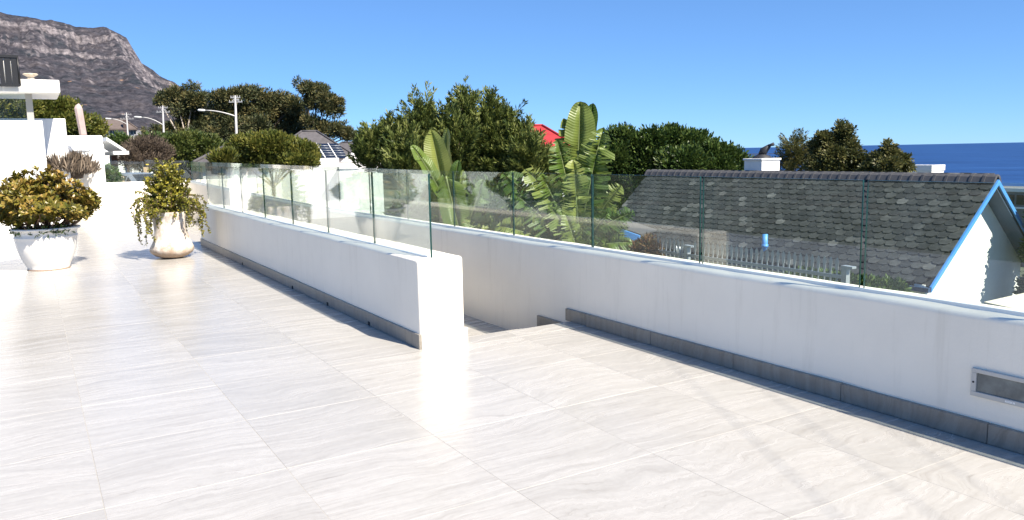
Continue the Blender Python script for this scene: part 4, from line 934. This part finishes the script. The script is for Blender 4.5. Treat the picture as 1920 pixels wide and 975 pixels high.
# ------------------------------------------------------------------ blue-fascia outbuilding
ofb = at(1165, 450, 19.5); oo = tuple(ofb); ou = empty('outbuilding', ofb, 'small white outbuilding with a sloping bright blue fascia beside the slate roof', 'building')
f0, f1 = at(1118, 419, 19.6), at(1199, 447, 19.2); s = scl(f0)
dv = (f1-f0); pv = Vector((-dv.y, dv.x, 0)).normalized(); 
if pv.dot(Vector((0, 0, EYE))-f0) < 0: pv = -pv
def slabq(a, b, dn, up_, depth, name, m):
    vs = [a-Vector((0, 0, dn)), b-Vector((0, 0, dn)), b+Vector((0, 0, up_)), a+Vector((0, 0, up_))]; bk = [v-pv*depth for v in vs]
    MB().add(vs+bk, [(0, 1, 2, 3), (4, 7, 6, 5), (0, 4, 5, 1), (1, 5, 6, 2), (2, 6, 7, 3), (3, 7, 4, 0)]).build(name, m, ou, off=oo)
slabq(f0, f1, 7*s, 5*s, .06, 'fascia', M['blue'])
slabq(f0-pv*.1, f1-pv*.1, -4*s, 7*s, 1.2, 'roof', plain('outbuilding_roof', (.07, .07, .075), .8))
w0, w1 = f0-pv*.3, f1-pv*.3-dv*.15
vs = [w0, w1, Vector((w1.x, w1.y, gz(w1.x, w1.y)-.3)), Vector((w0.x, w0.y, gz(w0.x, w0.y)-.3))]; bk = [v-pv*1. for v in vs]
MB().add([v-Vector((0, 0, .05)) for v in vs+bk], [(0, 1, 2, 3), (4, 7, 6, 5), (0, 4, 5, 1), (1, 5, 6, 2), (2, 6, 7, 3), (3, 7, 4, 0)]).build('wall', M['house_white'], ou, off=oo)
wc = w0.lerp(w1, .72)-Vector((0, 0, .55)); MB().box(wc+pv*.01, (.3, .06, .36), math.atan2(dv.y, dv.x)).build('window', M['dark_window'], ou, off=oo)
# ------------------------------------------------------------------ spiked steel fence
FX = 11.6
fe = empty('palisade_fence', (FX, 10.4, gz(FX, 10.4)), 'grey steel fence with spiked pickets below the slate roof', 'fence'); fo = (FX, 10.4, gz(FX, 10.4))
ft = -.44
fpm = MB(); fpm.box((0, 0, -.85), (.012, .03, 1.62)); fpm.add([(-.006, -.022, -.06), (.006, -.022, -.06), (.006, .022, -.06), (-.006, .022, -.06), (0, -.04, .10), (0, 0, .17), (0, .04, .10)], [(0, 1, 4), (1, 2, 5), (2, 3, 6), (3, 0, 5), (0, 4, 5), (1, 5, 4), (2, 6, 5), (3, 5, 6), (0, 3, 2, 1)])
fpo = fpm.build('picket', M['grey_metal']); FP = fpo.data; bpy.data.objects.remove(fpo)
pk = []
y = 8.55
while y < 13.2:
    if abs(y-12.15) > .12: pk.append(y)
    y += .125
for y in pk: link('picket', FP, fe, (0, y-fo[1], ft-fo[2]))
for zz in (ft-.16, ft-1.45): MB().b2((FX-.03, 8.45, zz-.03), (FX-.007, 13.25, zz+.03)).build('rail', M['grey_metal'], fe, off=fo)
for yy, tz in ((12.15, -.39), (8.38, -.40), (13.3, -.5)):
    pb = MB().box((FX, yy, (tz+gz(FX, yy))/2-.1), (.10, .10, tz-gz(FX, yy)+.2)); pb.box((FX, yy-.05, tz-.02), (.11, .22, .035)); pb.build('post', M['grey_metal'], fe, off=fo)
for yy in (12.42, 12.32): MB().tube([(FX-.05, yy, ft-.55), (FX-.05, yy, ft-.05), (FX-.05, yy, ft+.02)], [.022, .022, .004], 8).build('gate_spike', M['grey_metal'], fe, off=fo)
# ------------------------------------------------------------------ cream lean-to roof at the bottom right
cr = empty('flat_roof_carport', (8.6, 4.4, gz(8.6, 4.4)), 'cream flat roof below the white gable at the right edge', 'building'); cro = (8.6, 4.4, gz(8.6, 4.4))
k0, k1 = at(1845, 566, 11.), at(1925, 548, 11.6)
kd = (k1-k0).normalized(); kf = Vector((kd.y, -kd.x, 0))
if kf.dot(Vector((0, 0, EYE))-k0) < 0: kf = -kf
vs = [k0, k1+kd*3, k1+kd*3+kf*3-Vector((0, 0, .1)), k0+kf*3-Vector((0, 0, .1))]
MB().add(vs+[v-Vector((0, 0, .18)) for v in vs], [(0, 1, 2, 3), (7, 6, 5, 4), (0, 4, 5, 1), (1, 5, 6, 2), (2, 6, 7, 3), (3, 7, 4, 0)]).build('roof', M['cream'], cr, off=cro)
for v in (k0+kf*.3+kd*.3, k1+kd*2.6+kf*.3, k0+kf*2.7+kd*.3, k1+kd*2.6+kf*2.7):
    g = gz(v.x, v.y); MB().box((v.x, v.y, (v.z-.15+g)/2-.1), (.14, .14, v.z-.15-g+.2)).build('post', M['cream'], cr, off=cro)

# ------------------------------------------------------------------ further houses
def tiled_roof_mat(name, c, dirn='z', sc=14, rowh=.32):
    m, nt, N, L, b = mat(name); geo = N.new('ShaderNodeNewGeometry')
    sep = N.new('ShaderNodeSeparateXYZ'); L.new(geo.outputs['Position'], sep.inputs[0])
    w = N.new('ShaderNodeMath'); w.operation = 'MULTIPLY'; w.inputs[1].default_value = 1/rowh; L.new(sep.outputs['Z'], w.inputs[0])
    f = N.new('ShaderNodeMath'); f.operation = 'FRACT'; L.new(w.outputs[0], f.inputs[0])
    n = noise(N, L, geo.outputs['Position'], 2.2, 6, .7)
    r = ramp(N, [(.3, [x*.7 for x in c]), (.7, [x*1.25 for x in c])]); L.new(n.outputs[0], r.inputs[0]); L.new(r.outputs[0], b.inputs['Base Color'])
    b.inputs['Roughness'].default_value = .8; bump(N, L, f.outputs[0], 1., .07, b); return m
def hip_roof(name_root, parent, off, cx, cy, rz, W, Dp, ze, zr, rl, m, over=.0):
    Mx = Matrix.Rotation(rz, 3, 'Z')
    v = [(-W/2, -Dp/2, ze), (W/2, -Dp/2, ze), (W/2, Dp/2, ze), (-W/2, Dp/2, ze), (-rl/2, 0, zr), (rl/2, 0, zr)]
    v = [Mx@Vector((a, b, 0))+Vector((cx, cy, c)) for a, b, c in v]
    lo = [x-Vector((0, 0, .18)) for x in v[:4]]
    b = MB().add(v+lo, [(0, 1, 5, 4), (1, 2, 5), (2, 3, 4, 5), (3, 0, 4), (6, 7, 1, 0), (7, 8, 2, 1), (8, 9, 3, 2), (9, 6, 0, 3), (9, 8, 7, 6)])
    o = b.build('roof', m, parent, off=off)
    for a, c in ((0, 4), (1, 5), (2, 5), (3, 4), (4, 5)): MB().tube([v[a]+Vector((0, 0, .03)), v[c]+Vector((0, 0, .03))], .1, 6).build('ridge_cap', m, o, off=off)
    return o, v
def yaw_to_cam(p): return math.atan2(p.x, p.y)*-1
# solar house
D = 75; c = at(590, 290, D+4); s = scl(c); rz = yaw_to_cam(c)
e0 = at(590, 302, D); r0 = at(577, 246, D+4)
sol = empty('hip_roof_house', (c.x, c.y, gz(c.x, c.y)), 'house with dark hipped roof carrying solar panels below the pines', 'house'); sf = (c.x, c.y, gz(c.x, c.y))
dark_tile = tiled_roof_mat('dark_roof_tiles', (.085, .08, .085))
cxx = at(582, 290, D+4.5)
ro, rv = hip_roof('r', sol, sf, cxx.x, cxx.y, rz, 190*s, 9, e0.z-.15, r0.z, 27*s, dark_tile)
MB().box((cxx.x, cxx.y, (e0.z-.4+sf[2])/2), (170*s, 8, e0.z-.4-sf[2]+.3), rz).build('wall', M['house_white'], sol, off=sf)
# solar panels lie on the front slope
A_, B_, E_ = rv[0], rv[1], (rv[4]+rv[5])/2
fn = (rv[1]-rv[0]).cross(rv[4]-rv[0]).normalized()
if fn.dot(Vector((0, 0, EYE))-rv[0]) < 0: fn = -fn
def on_front(px, py, lift=.08):
    d = ray(px, py); o0 = Vector((0, 0, EYE)); t = (rv[0]+fn*lift-o0).dot(fn)/d.dot(fn); return o0+d*t
pan = plain('solar_glass', (.012, .018, .035), .12, 0, .7)
for k in range(4):
    q = [on_front(550+21.5*k+x, y) for x, y in ((0, 269), (20.5, 269), (37.5, 296), (17, 296))]
    vs = [tuple(p) for p in q]+[tuple(p-fn*.05) for p in q]
    so2 = MB().add(vs, [(0, 1, 2, 3), (4, 7, 6, 5), (0, 4, 5, 1), (1, 5, 6, 2), (2, 6, 7, 3), (3, 7, 4, 0)]).build('solar_panel', pan, sol, off=sf)
    for w in range(1, 6): MB().tube([q[0].lerp(q[3], w/6)+fn*.02, q[1].lerp(q[2], w/6)+fn*.02], .022, 4).build('panel_bar', M['grey_metal'], so2, off=sf)
    if k: MB().tube([q[0]+fn*.03, q[3]+fn*.03], .055, 6).build('panel_rail', M['white'], sol, off=sf)
# second dark roof behind, white roofs in front
c2 = at(665, 280, 84); s2 = scl(c2); h2 = empty('hip_roof_house', (c2.x, c2.y, gz(c2.x, c2.y)), 'dark roofed house peeping out behind the solar-panel house', 'house'); f2 = (c2.x, c2.y, gz(c2.x, c2.y))
hip_roof('r', h2, f2, c2.x, c2.y, yaw_to_cam(c2), 110*s2, 8, at(665, 290, 84).z, at(665, 267, 84).z, 45*s2, dark_tile)
MB().box((c2.x, c2.y, (at(665, 291, 84).z+f2[2])/2), (96*s2, 7, at(665, 291, 84).z-f2[2]), yaw_to_cam(c2)).build('wall', M['house_white'], h2, off=f2)
c3 = at(640, 305, 60); s3 = scl(c3); h3 = empty('white_roof_house', (c3.x, c3.y, gz(c3.x, c3.y)), 'low house with white ribbed roof in front of the solar-panel house', 'house'); f3 = (c3.x, c3.y, gz(c3.x, c3.y))
wr = plain('white_roof_sheet', (.74, .73, .70), .6, var=.06, nscale=2)
roof_pts = [at(628, 312, 58), at(720, 312, 58), at(705, 276, 64), at(672, 276, 64)]
rp_ = [tuple(p) for p in roof_pts]
MB().add(rp_+[tuple(p-Vector((0, 0, .2))) for p in roof_pts], [(0, 1, 2, 3), (7, 6, 5, 4), (0, 4, 5, 1), (1, 5, 6, 2), (2, 6, 7, 3), (3, 7, 4, 0)]).build('roof', wr, h3, off=f3)
for k in range(1, 6):
    a, b_ = roof_pts[0].lerp(roof_pts[3], k/6), roof_pts[1].lerp(roof_pts[2], k/6)
    MB().tube([a+Vector((0, 0, .04)), b_+Vector((0, 0, .04))], .05, 5).build('roof_rib', plain('rib_grey', (.5, .48, .46), .7), h3, off=f3)  # ribs in a greyer tone than the white sheet
wq = [at(592, 297, 60), at(650, 297, 60)]
MB().prism([(-29*s3, f3[2]*0-4), (29*s3, -4), (29*s3, wq[0].z), (-29*s3, wq[0].z)], 'y', 0, 4)
bq = MB(); mid_ = wq[0].lerp(wq[1], .5); bq.box((mid_.x, mid_.y+2, (wq[0].z+f3[2])/2-.3), (60*s3, 4, wq[0].z-f3[2]+.6), yaw_to_cam(mid_)); bq.build('wall', M['house_white'], h3, off=f3)
# dark hip roof by the nearest lamp
c4 = at(440, 300, 50); s4 = scl(c4); h4 = empty('hip_roof_house', (c4.x, c4.y, gz(c4.x, c4.y)), 'small dark hipped roof showing behind the nearest lamp post', 'house'); f4 = (c4.x, c4.y, gz(c4.x, c4.y))
hip_roof('r', h4, f4, c4.x, c4.y, yaw_to_cam(c4), 135*s4, 6, at(440, 303, 50).z, at(440, 276, 50).z, 36*s4, dark_tile)
MB().box((c4.x, c4.y, (at(440, 306, 50).z+f4[2])/2), (110*s4, 5, at(440, 306, 50).z-f4[2]), yaw_to_cam(c4)).build('wall', M['house_white'], h4, off=f4)
# two-storey house under the mountain
c5 = at(214, 250, 120); s5 = scl(c5); rz5 = yaw_to_cam(c5)
h5 = empty('hip_roof_house', (c5.x, c5.y, gz(c5.x, c5.y)), 'white two-storey house with brownish hipped roof under the mountain', 'house'); f5 = (c5.x, c5.y, gz(c5.x, c5.y))
zt5 = at(214, 243, 120).z
hip_roof('r', h5, f5, c5.x, c5.y, rz5, 78*s5, 6.5, zt5, at(214, 224, 120).z, 38*s5, tiled_roof_mat('brown_roof_tiles', (.12, .095, .085)))
MB().box((c5.x, c5.y, (zt5-.15+f5[2])/2), (66*s5, 5.2, zt5-.15-f5[2]), rz5).build('wall', M['house_white'], h5, off=f5)
Rm = Matrix.Rotation(rz5, 3, 'Z')
for px in (194, 212, 246):
    q = Rm@Vector(((px-214)*s5, -2.62, 0))+Vector((c5.x, c5.y, at(214, 249, 120).z)); 
    if abs(px-214) < 34:
        wf = MB().box(q, (9*s5, .12, 8*s5), rz5).build('window', M['dark_window'], h5, off=f5); MB().box(q+Rm@Vector((0, -.08, 0)), (.6*s5, .05, 8*s5), rz5).build('mullion', M['white'], wf, off=f5)
q = Rm@Vector(((234-214)*s5, -2.8, 0))+Vector((c5.x, c5.y, (at(234, 224, 120).z+f5[2])/2))
MB().box(q, (8*s5, .8, at(234, 224, 120).z-f5[2]), rz5).build('chimney', plain('brown_brick_chimney', (.07, .05, .048), .9), h5, off=f5)
c6 = at(262, 256, 130); s6 = scl(c6); h6 = empty('grey_roof_house', (c6.x, c6.y, gz(c6.x, c6.y)), 'distant pale grey roof right of the two-storey house', 'house'); f6 = (c6.x, c6.y, gz(c6.x, c6.y))
hip_roof('r', h6, f6, c6.x, c6.y, yaw_to_cam(c6), 44*s6, 5, at(262, 262, 130).z, at(262, 246, 130).z, 34*s6, tiled_roof_mat('grey_roof', (.2, .2, .21)))
MB().box((c6.x, c6.y, (at(262, 262, 130).z+f6[2])/2), (38*s6, 4, at(262, 262, 130).z-f6[2]), yaw_to_cam(c6)).build('wall', M['house_white'], h6, off=f6)
# red roof
c7 = at(1000, 270, 62); s7 = scl(c7); h7 = empty('red_roof_house', (c7.x, c7.y, gz(c7.x, c7.y)), 'house with bright red tiled roof between the feathery tree and wild banana', 'house'); f7 = (c7.x, c7.y, gz(c7.x, c7.y))
hip_roof('r', h7, f7, c7.x, c7.y, yaw_to_cam(c7)+.15, 150*s7, 8, at(1000, 283, 62).z, at(985, 236, 62).z, 34*s7, tiled_roof_mat('red_roof_tiles', (.36, .022, .028)))
MB().box((c7.x, c7.y, (at(1000, 283, 62).z+f7[2])/2), (130*s7, 7, at(1000, 283, 62).z-f7[2]), yaw_to_cam(c7)+.15).build('wall', M['house_white'], h7, off=f7)
# white parapet building
c8 = at(1712, 318, 60); h8 = empty('flat_roof_house', (c8.x, c8.y, gz(c8.x, c8.y)), 'white parapet corner of a flat-roofed house above the slate ridge', 'house'); f8 = (c8.x, c8.y, gz(c8.x, c8.y)); s8 = scl(c8); z8 = at(1712, 309, 60).z
b = MB().box((c8.x, c8.y, (z8-.35+f8[2])/2), (1.4, 3.4, z8-.35-f8[2])); b.build('wall', M['house_white'], h8, off=f8)
b = MB().b2((c8.x-.75, c8.y-1.75, z8-.36), (c8.x+.75, c8.y-1.55, z8)).b2((c8.x-.75, c8.y-1.55, z8-.36), (c8.x-.55, c8.y+1.75, z8-.003)).b2((c8.x+.55, c8.y-1.55, z8-.36), (c8.x+.75, c8.y+1.75, z8-.002)); b.build('parapet', M['house_white'], h8, off=f8)
# long building by the shore, right edge
c9 = at(1940, 380, 130); h9 = empty('shore_building', (c9.x, c9.y, gz(c9.x, c9.y)), 'long low grey building by the sea at the right edge', 'building'); f9 = (c9.x, c9.y, gz(c9.x, c9.y)); s9 = scl(c9); rz9 = yaw_to_cam(c9)-.45
zt9 = at(1900, 352, 130).z
MB().box((c9.x, c9.y, (zt9+f9[2])/2-1), (14, 6, zt9-f9[2]+2), rz9).build('wall', plain('grey_wall', (.16, .165, .17), .8), h9, off=f9)
Rm = Matrix.Rotation(rz9, 3, 'Z')
for dz, hh, m_ in ((-.2, .5, M['house_white']), (-2.6, .25, M['house_white'])):
    q = Rm@Vector((0, -3.05, 0))+Vector((c9.x, c9.y, zt9+dz)); MB().box(q, (14.3, .25, hh), rz9).build('cornice', m_, h9, off=f9)
for k in range(7):
    q = Rm@Vector((-6+2*k, -3.02, 0))+Vector((c9.x, c9.y, zt9-1.5)); MB().box(q, (1.7, .12, 1.3), rz9).build('window', M['dark_window'], h9, off=f9)

# ------------------------------------------------------------------ street lamps on power poles
def lamp_pole(label, px_b, px_t, py_t, D, arm_px, arm_dy, py_arm):
    b = at(px_b, 300, D); g = gz(b.x, b.y); t = at(px_t, py_t, D); s = scl(t); off = (b.x, b.y, g)
    root = empty('street_lamp', off, label, 'street lamp', 'street lamps on power poles along the road')
    gb = Vector((b.x+(b.x-t.x)*.3, b.y+(b.y-t.y)*.3, g-.1))
    MB().tube([gb, b.lerp(t, .0), t], [.11, .10, .065], 10).build('pole', M['steel'], root, off=off)
    right = Vector((RT.x, RT.y, 0)).normalized()
    for dz, hw in ((4*s, 9*s), (12*s, 12.5*s)):
        c = t-Vector((0, 0, dz)); ca = MB().box(c, (2*hw, .07, .06), math.atan2(right.y, right.x)).build('crossarm', M['steel'], root, off=off)
        for k in (-.9, -.45, .45, .9):
            p = c+right*hw*k; MB().lathe([(.015, .02), (.032, .05), (.02, .075), (.028, .10), (.015, .13), (0, .14)], 8, c=tuple(p)).build('insulator', M['steel'], ca, off=off)
    MB().box(t-Vector((0, 0, 8*s))+right*.05, (.35, .12, .12), math.atan2(right.y, right.x)).build('bracket', M['steel'], root, off=off)
    a0 = at(px_b+(px_t-px_b)*.6, py_arm, D); a2 = at(arm_px+7*s/s, py_arm-arm_dy, D)
    a0 = Vector((t.x, t.y, a0.z)); path = []
    for k in np.linspace(0, 1, 9):
        p = a0.lerp(a2, k); p.z = a0.z+(a2.z-a0.z)*math.sin(k*math.pi/2)**.9; path.append(p)
    arm = MB().tube(path, list(np.linspace(.05, .035, 9)), 8).build('arm', M['steel'], root, off=off)
    h0 = path[-1]; dirn = (path[-1]-path[-2]).normalized(); L_ = 15*s*.9
    hd = MB(); n = 8; prof = [(0, .05, .04), (.12, .10, .07), (.5, .15, .085), (.85, .14, .08), (1, .05, .03)]
    sd = dirn.cross(Vector((0, 0, 1))).normalized(); vs = []; fs = []
    for tt, w, h in prof:
        c = h0+dirn*L_*tt; vs += [tuple(c+sd*w*math.cos(k*2*math.pi/n)+Vector((0, 0, 1))*h*math.sin(k*2*math.pi/n)) for k in range(n)]
    for i in range(4): fs += [(i*n+k, i*n+(k+1) % n, (i+1)*n+(k+1) % n, (i+1)*n+k) for k in range(n)]
    fs += [tuple(range(n)), tuple(range(4*n, 5*n))]
    hd.add(vs, fs, 0, True); hd.build('lamp_head', plain('lamp_head', (.6, .61, .6), .4), root, off=off)
lamp_pole('tallest, nearest street lamp on a power pole before the massive pine', 445, 441, 179, 56, 378, 12, 219)
lamp_pole('middle one of the three street lamps on power poles', 309, 305, 198, 78, 259, 16, 236)
lamp_pole('farthest street lamp on a power pole in front of the two-storey house', 243, 237, 211, 97, 202, 11, 234)

# ------------------------------------------------------------------ street and car
sx_ = np.linspace(-6, 26, 9); sy_ = np.linspace(30, 130, 24)
grid_mesh('street', sx_, sy_, lambda X, Y: ground(X, Y)+.03, M['asphalt'])
def car():
    c = at(268, 330, 37); g = gz(c.x, c.y)+.03; rz = yaw_to_cam(c)+R(28)
    root = empty('parked_car', (c.x, c.y, g), 'silver hatchback with dark windows parked beyond the far terrace wall', 'car', rz=rz)
    paint = plain('silver_paint', (.42, .44, .47), .25, .6); tyre = plain('tyre', (.02, .02, .02), .9)
    # sections along y (front = -y): (y, half width low, half width sill, z low, z waist, half width roof, z roof)
    prof = [(-2.0, .62, .40, .62, .55, .62), (-1.9, .78, .28, .74, .62, .74), (-1.2, .85, .24, .86, .70, .90), (-.75, .86, .24, .92, .74, .98), (.05, .87, .24, .95, .62, 1.44), (.8, .87, .24, .97, .63, 1.50), (1.55, .86, .26, .99, .60, 1.44), (1.95, .80, .30, .98, .62, 1.06), (2.02, .74, .36, .8, .6, .86)]
    vs = []; fs = []
    for y, hw, zl, zw, hr, zr in prof:
        for s in (-1, 1):
            pass
        vs += [(-hw*.9, y, zl), (-hw, y, zl+.12), (-hw, y, zw-.1), (-hw*.96, y, zw), (-hr, y, zr-.06), (-hr*.8, y, zr), (hr*.8, y, zr), (hr, y, zr-.06), (hw*.96, y, zw), (hw, y, zw-.1), (hw, y, zl+.12), (hw*.9, y, zl)]
    n = 12
    for i in range(len(prof)-1): fs += [(i*n+k, i*n+(k+1) % n, (i+1)*n+(k+1) % n, (i+1)*n+k) for k in range(n)]
    fs += [tuple(range(n)), tuple(range((len(prof)-1)*n, len(prof)*n))]
    b = MB(); b.add(vs, fs, 0, True); b.build('body', paint, root)
    def V(i, k, o=.0): v = Vector(vs[i*n+k]); return v
    def pane(q, nm='window'):
        q = [Vector(p) for p in q]; nn = (q[1]-q[0]).cross(q[3]-q[0]).normalized(); cen = sum(q, Vector())/4
        if nn.dot(cen-Vector((0, .3, .8))) < 0: nn = -nn
        q = [cen+(p-cen)*.9+nn*.012 for p in q]
        MB().add([tuple(p) for p in q]+[tuple(p-nn*.03) for p in q], [(0, 1, 2, 3), (4, 7, 6, 5), (0, 4, 5, 1), (1, 5, 6, 2), (2, 6, 7, 3), (3, 7, 4, 0)]).build(nm, M['window'], root)
    pane([V(3, 5), V(3, 6), V(4, 6), V(4, 5)], 'windscreen'); pane([V(6, 5), V(6, 6), V(7, 6), V(7, 5)], 'rear_window')
    for a, bb in ((3, 4), (7, 8)): 
        lo, hi = (3, 4) if a == 3 else (8, 7)
        for i in (3, 4, 5): pane([V(i, lo), V(i+1, lo), V(i+1, hi), V(i, hi)])
    for x in (-.83, .83):
        for y in (-1.25, 1.3):
            w = MB().tube([(x-.1, y, .3), (x+.1, y, .3)], .3, 18).build('wheel', tyre, root); MB().tube([(x-.11, y, .3), (x+.11, y, .3)], .18, 14).build('rim', M['steel'], w)
    for x in (-.58, .58):
        MB().box((x, -1.93, .62), (.3, .12, .12)).build('headlight', M['white'], root, bevel=.02); MB().box((x*1.1, 1.97, .82), (.2, .1, .2)).build('tail_light', plain('tail_lamp', (.3, .01, .01), .3), root, bevel=.02)
    for x in (-.95, .95): MB().box((x, -.55, 1.0), (.16, .1, .11)).build('mirror', paint, root, bevel=.03)
    MB().tube([(0, 1.3, 1.48), (0, 1.5, 1.72)], .01, 5).build('aerial', M['black'], root)
car()
c = at(274, 322, 39); s = scl(c); bo_ = empty('notice_board', (c.x, c.y, gz(c.x, c.y)), 'tan wooden notice board behind the parked car', 'sign'); bof = (c.x, c.y, gz(c.x, c.y))
zt = at(274, 313, 39).z
MB().box((c.x, c.y, zt-8*s), (9*s, .06, 15*s), yaw_to_cam(c)).build('board', plain('tan_board', (.42, .30, .18), .8, var=.2, nscale=8), bo_, bevel=.01, off=bof)
MB().tube([(c.x-4.5*s, c.y+.06, bof[2]-.1), (c.x-4.5*s, c.y+.06, zt+10*s)], .04, 6).build('post', M['black'], bo_, off=bof)
MB().box((c.x+3*s, c.y, zt+4.5*s), (5*s, .05, 2*s), yaw_to_cam(c)).build('yellow_plate', plain('yellow_plate', (.65, .45, .03), .5), bo_, off=bof)
c = at(228, 336, 31); s = scl(c); sb_ = empty('stone_block', (c.x, c.y, gz(c.x, c.y)), 'tan stone block between the round bush and the parked car', 'block'); z_ = at(228, 330, 31).z
MB().box((0, 0, (z_-gz(c.x, c.y))/2), (9*s, .25, z_-gz(c.x, c.y)), yaw_to_cam(c)).build('block', plain('tan_stone', (.42, .32, .22), .9, var=.25, nscale=9), sb_, bevel=.02)
# boundary wall and gate across the road
c = at(330, 335, 60); s = scl(c); rw = empty('boundary_wall', (c.x, c.y, gz(c.x, c.y)), 'dark grey boundary wall across the street behind the planter', 'wall'); rf = (c.x, c.y, gz(c.x, c.y))
zt = at(330, 318, 60).z
MB().box((c.x+1, c.y, (zt+rf[2])/2), (130*s, .3, zt-rf[2]), yaw_to_cam(c)).build('wall_body', plain('charcoal_wall', (.055, .06, .068), .8, var=.1), rw, bevel=.03, off=rf)
MB().box((c.x+1, c.y, zt+.05), (132*s, .4, .1), yaw_to_cam(c)).build('coping', plain('coping_grey', (.12, .125, .13), .8), rw, off=rf)

# ------------------------------------------------------------------ overhead cables whose soft shadows cross the floor
hc = 6.2; k = hc/SUN.z
cdir = Vector((.445, .895, 0))
for i, (x, y) in enumerate(((3.35, 3.03), (3.65, 2.70), (3.74, 1.99))):
    c = Vector((x, y, 0))+SUN*k
    o = empty('overhead_cable', c, ['first', 'second', 'third'][i]+' of three overhead cables, seen by its faint diagonal shadow on the floor', 'cable', 'overhead cables')
    n = 12; MB().tube([cdir*t+Vector((0, 0, .0006*(t*t))) for t in np.linspace(-14, 9, n)], .0035, 6).build('cable', M['black'], o, recalc=False)
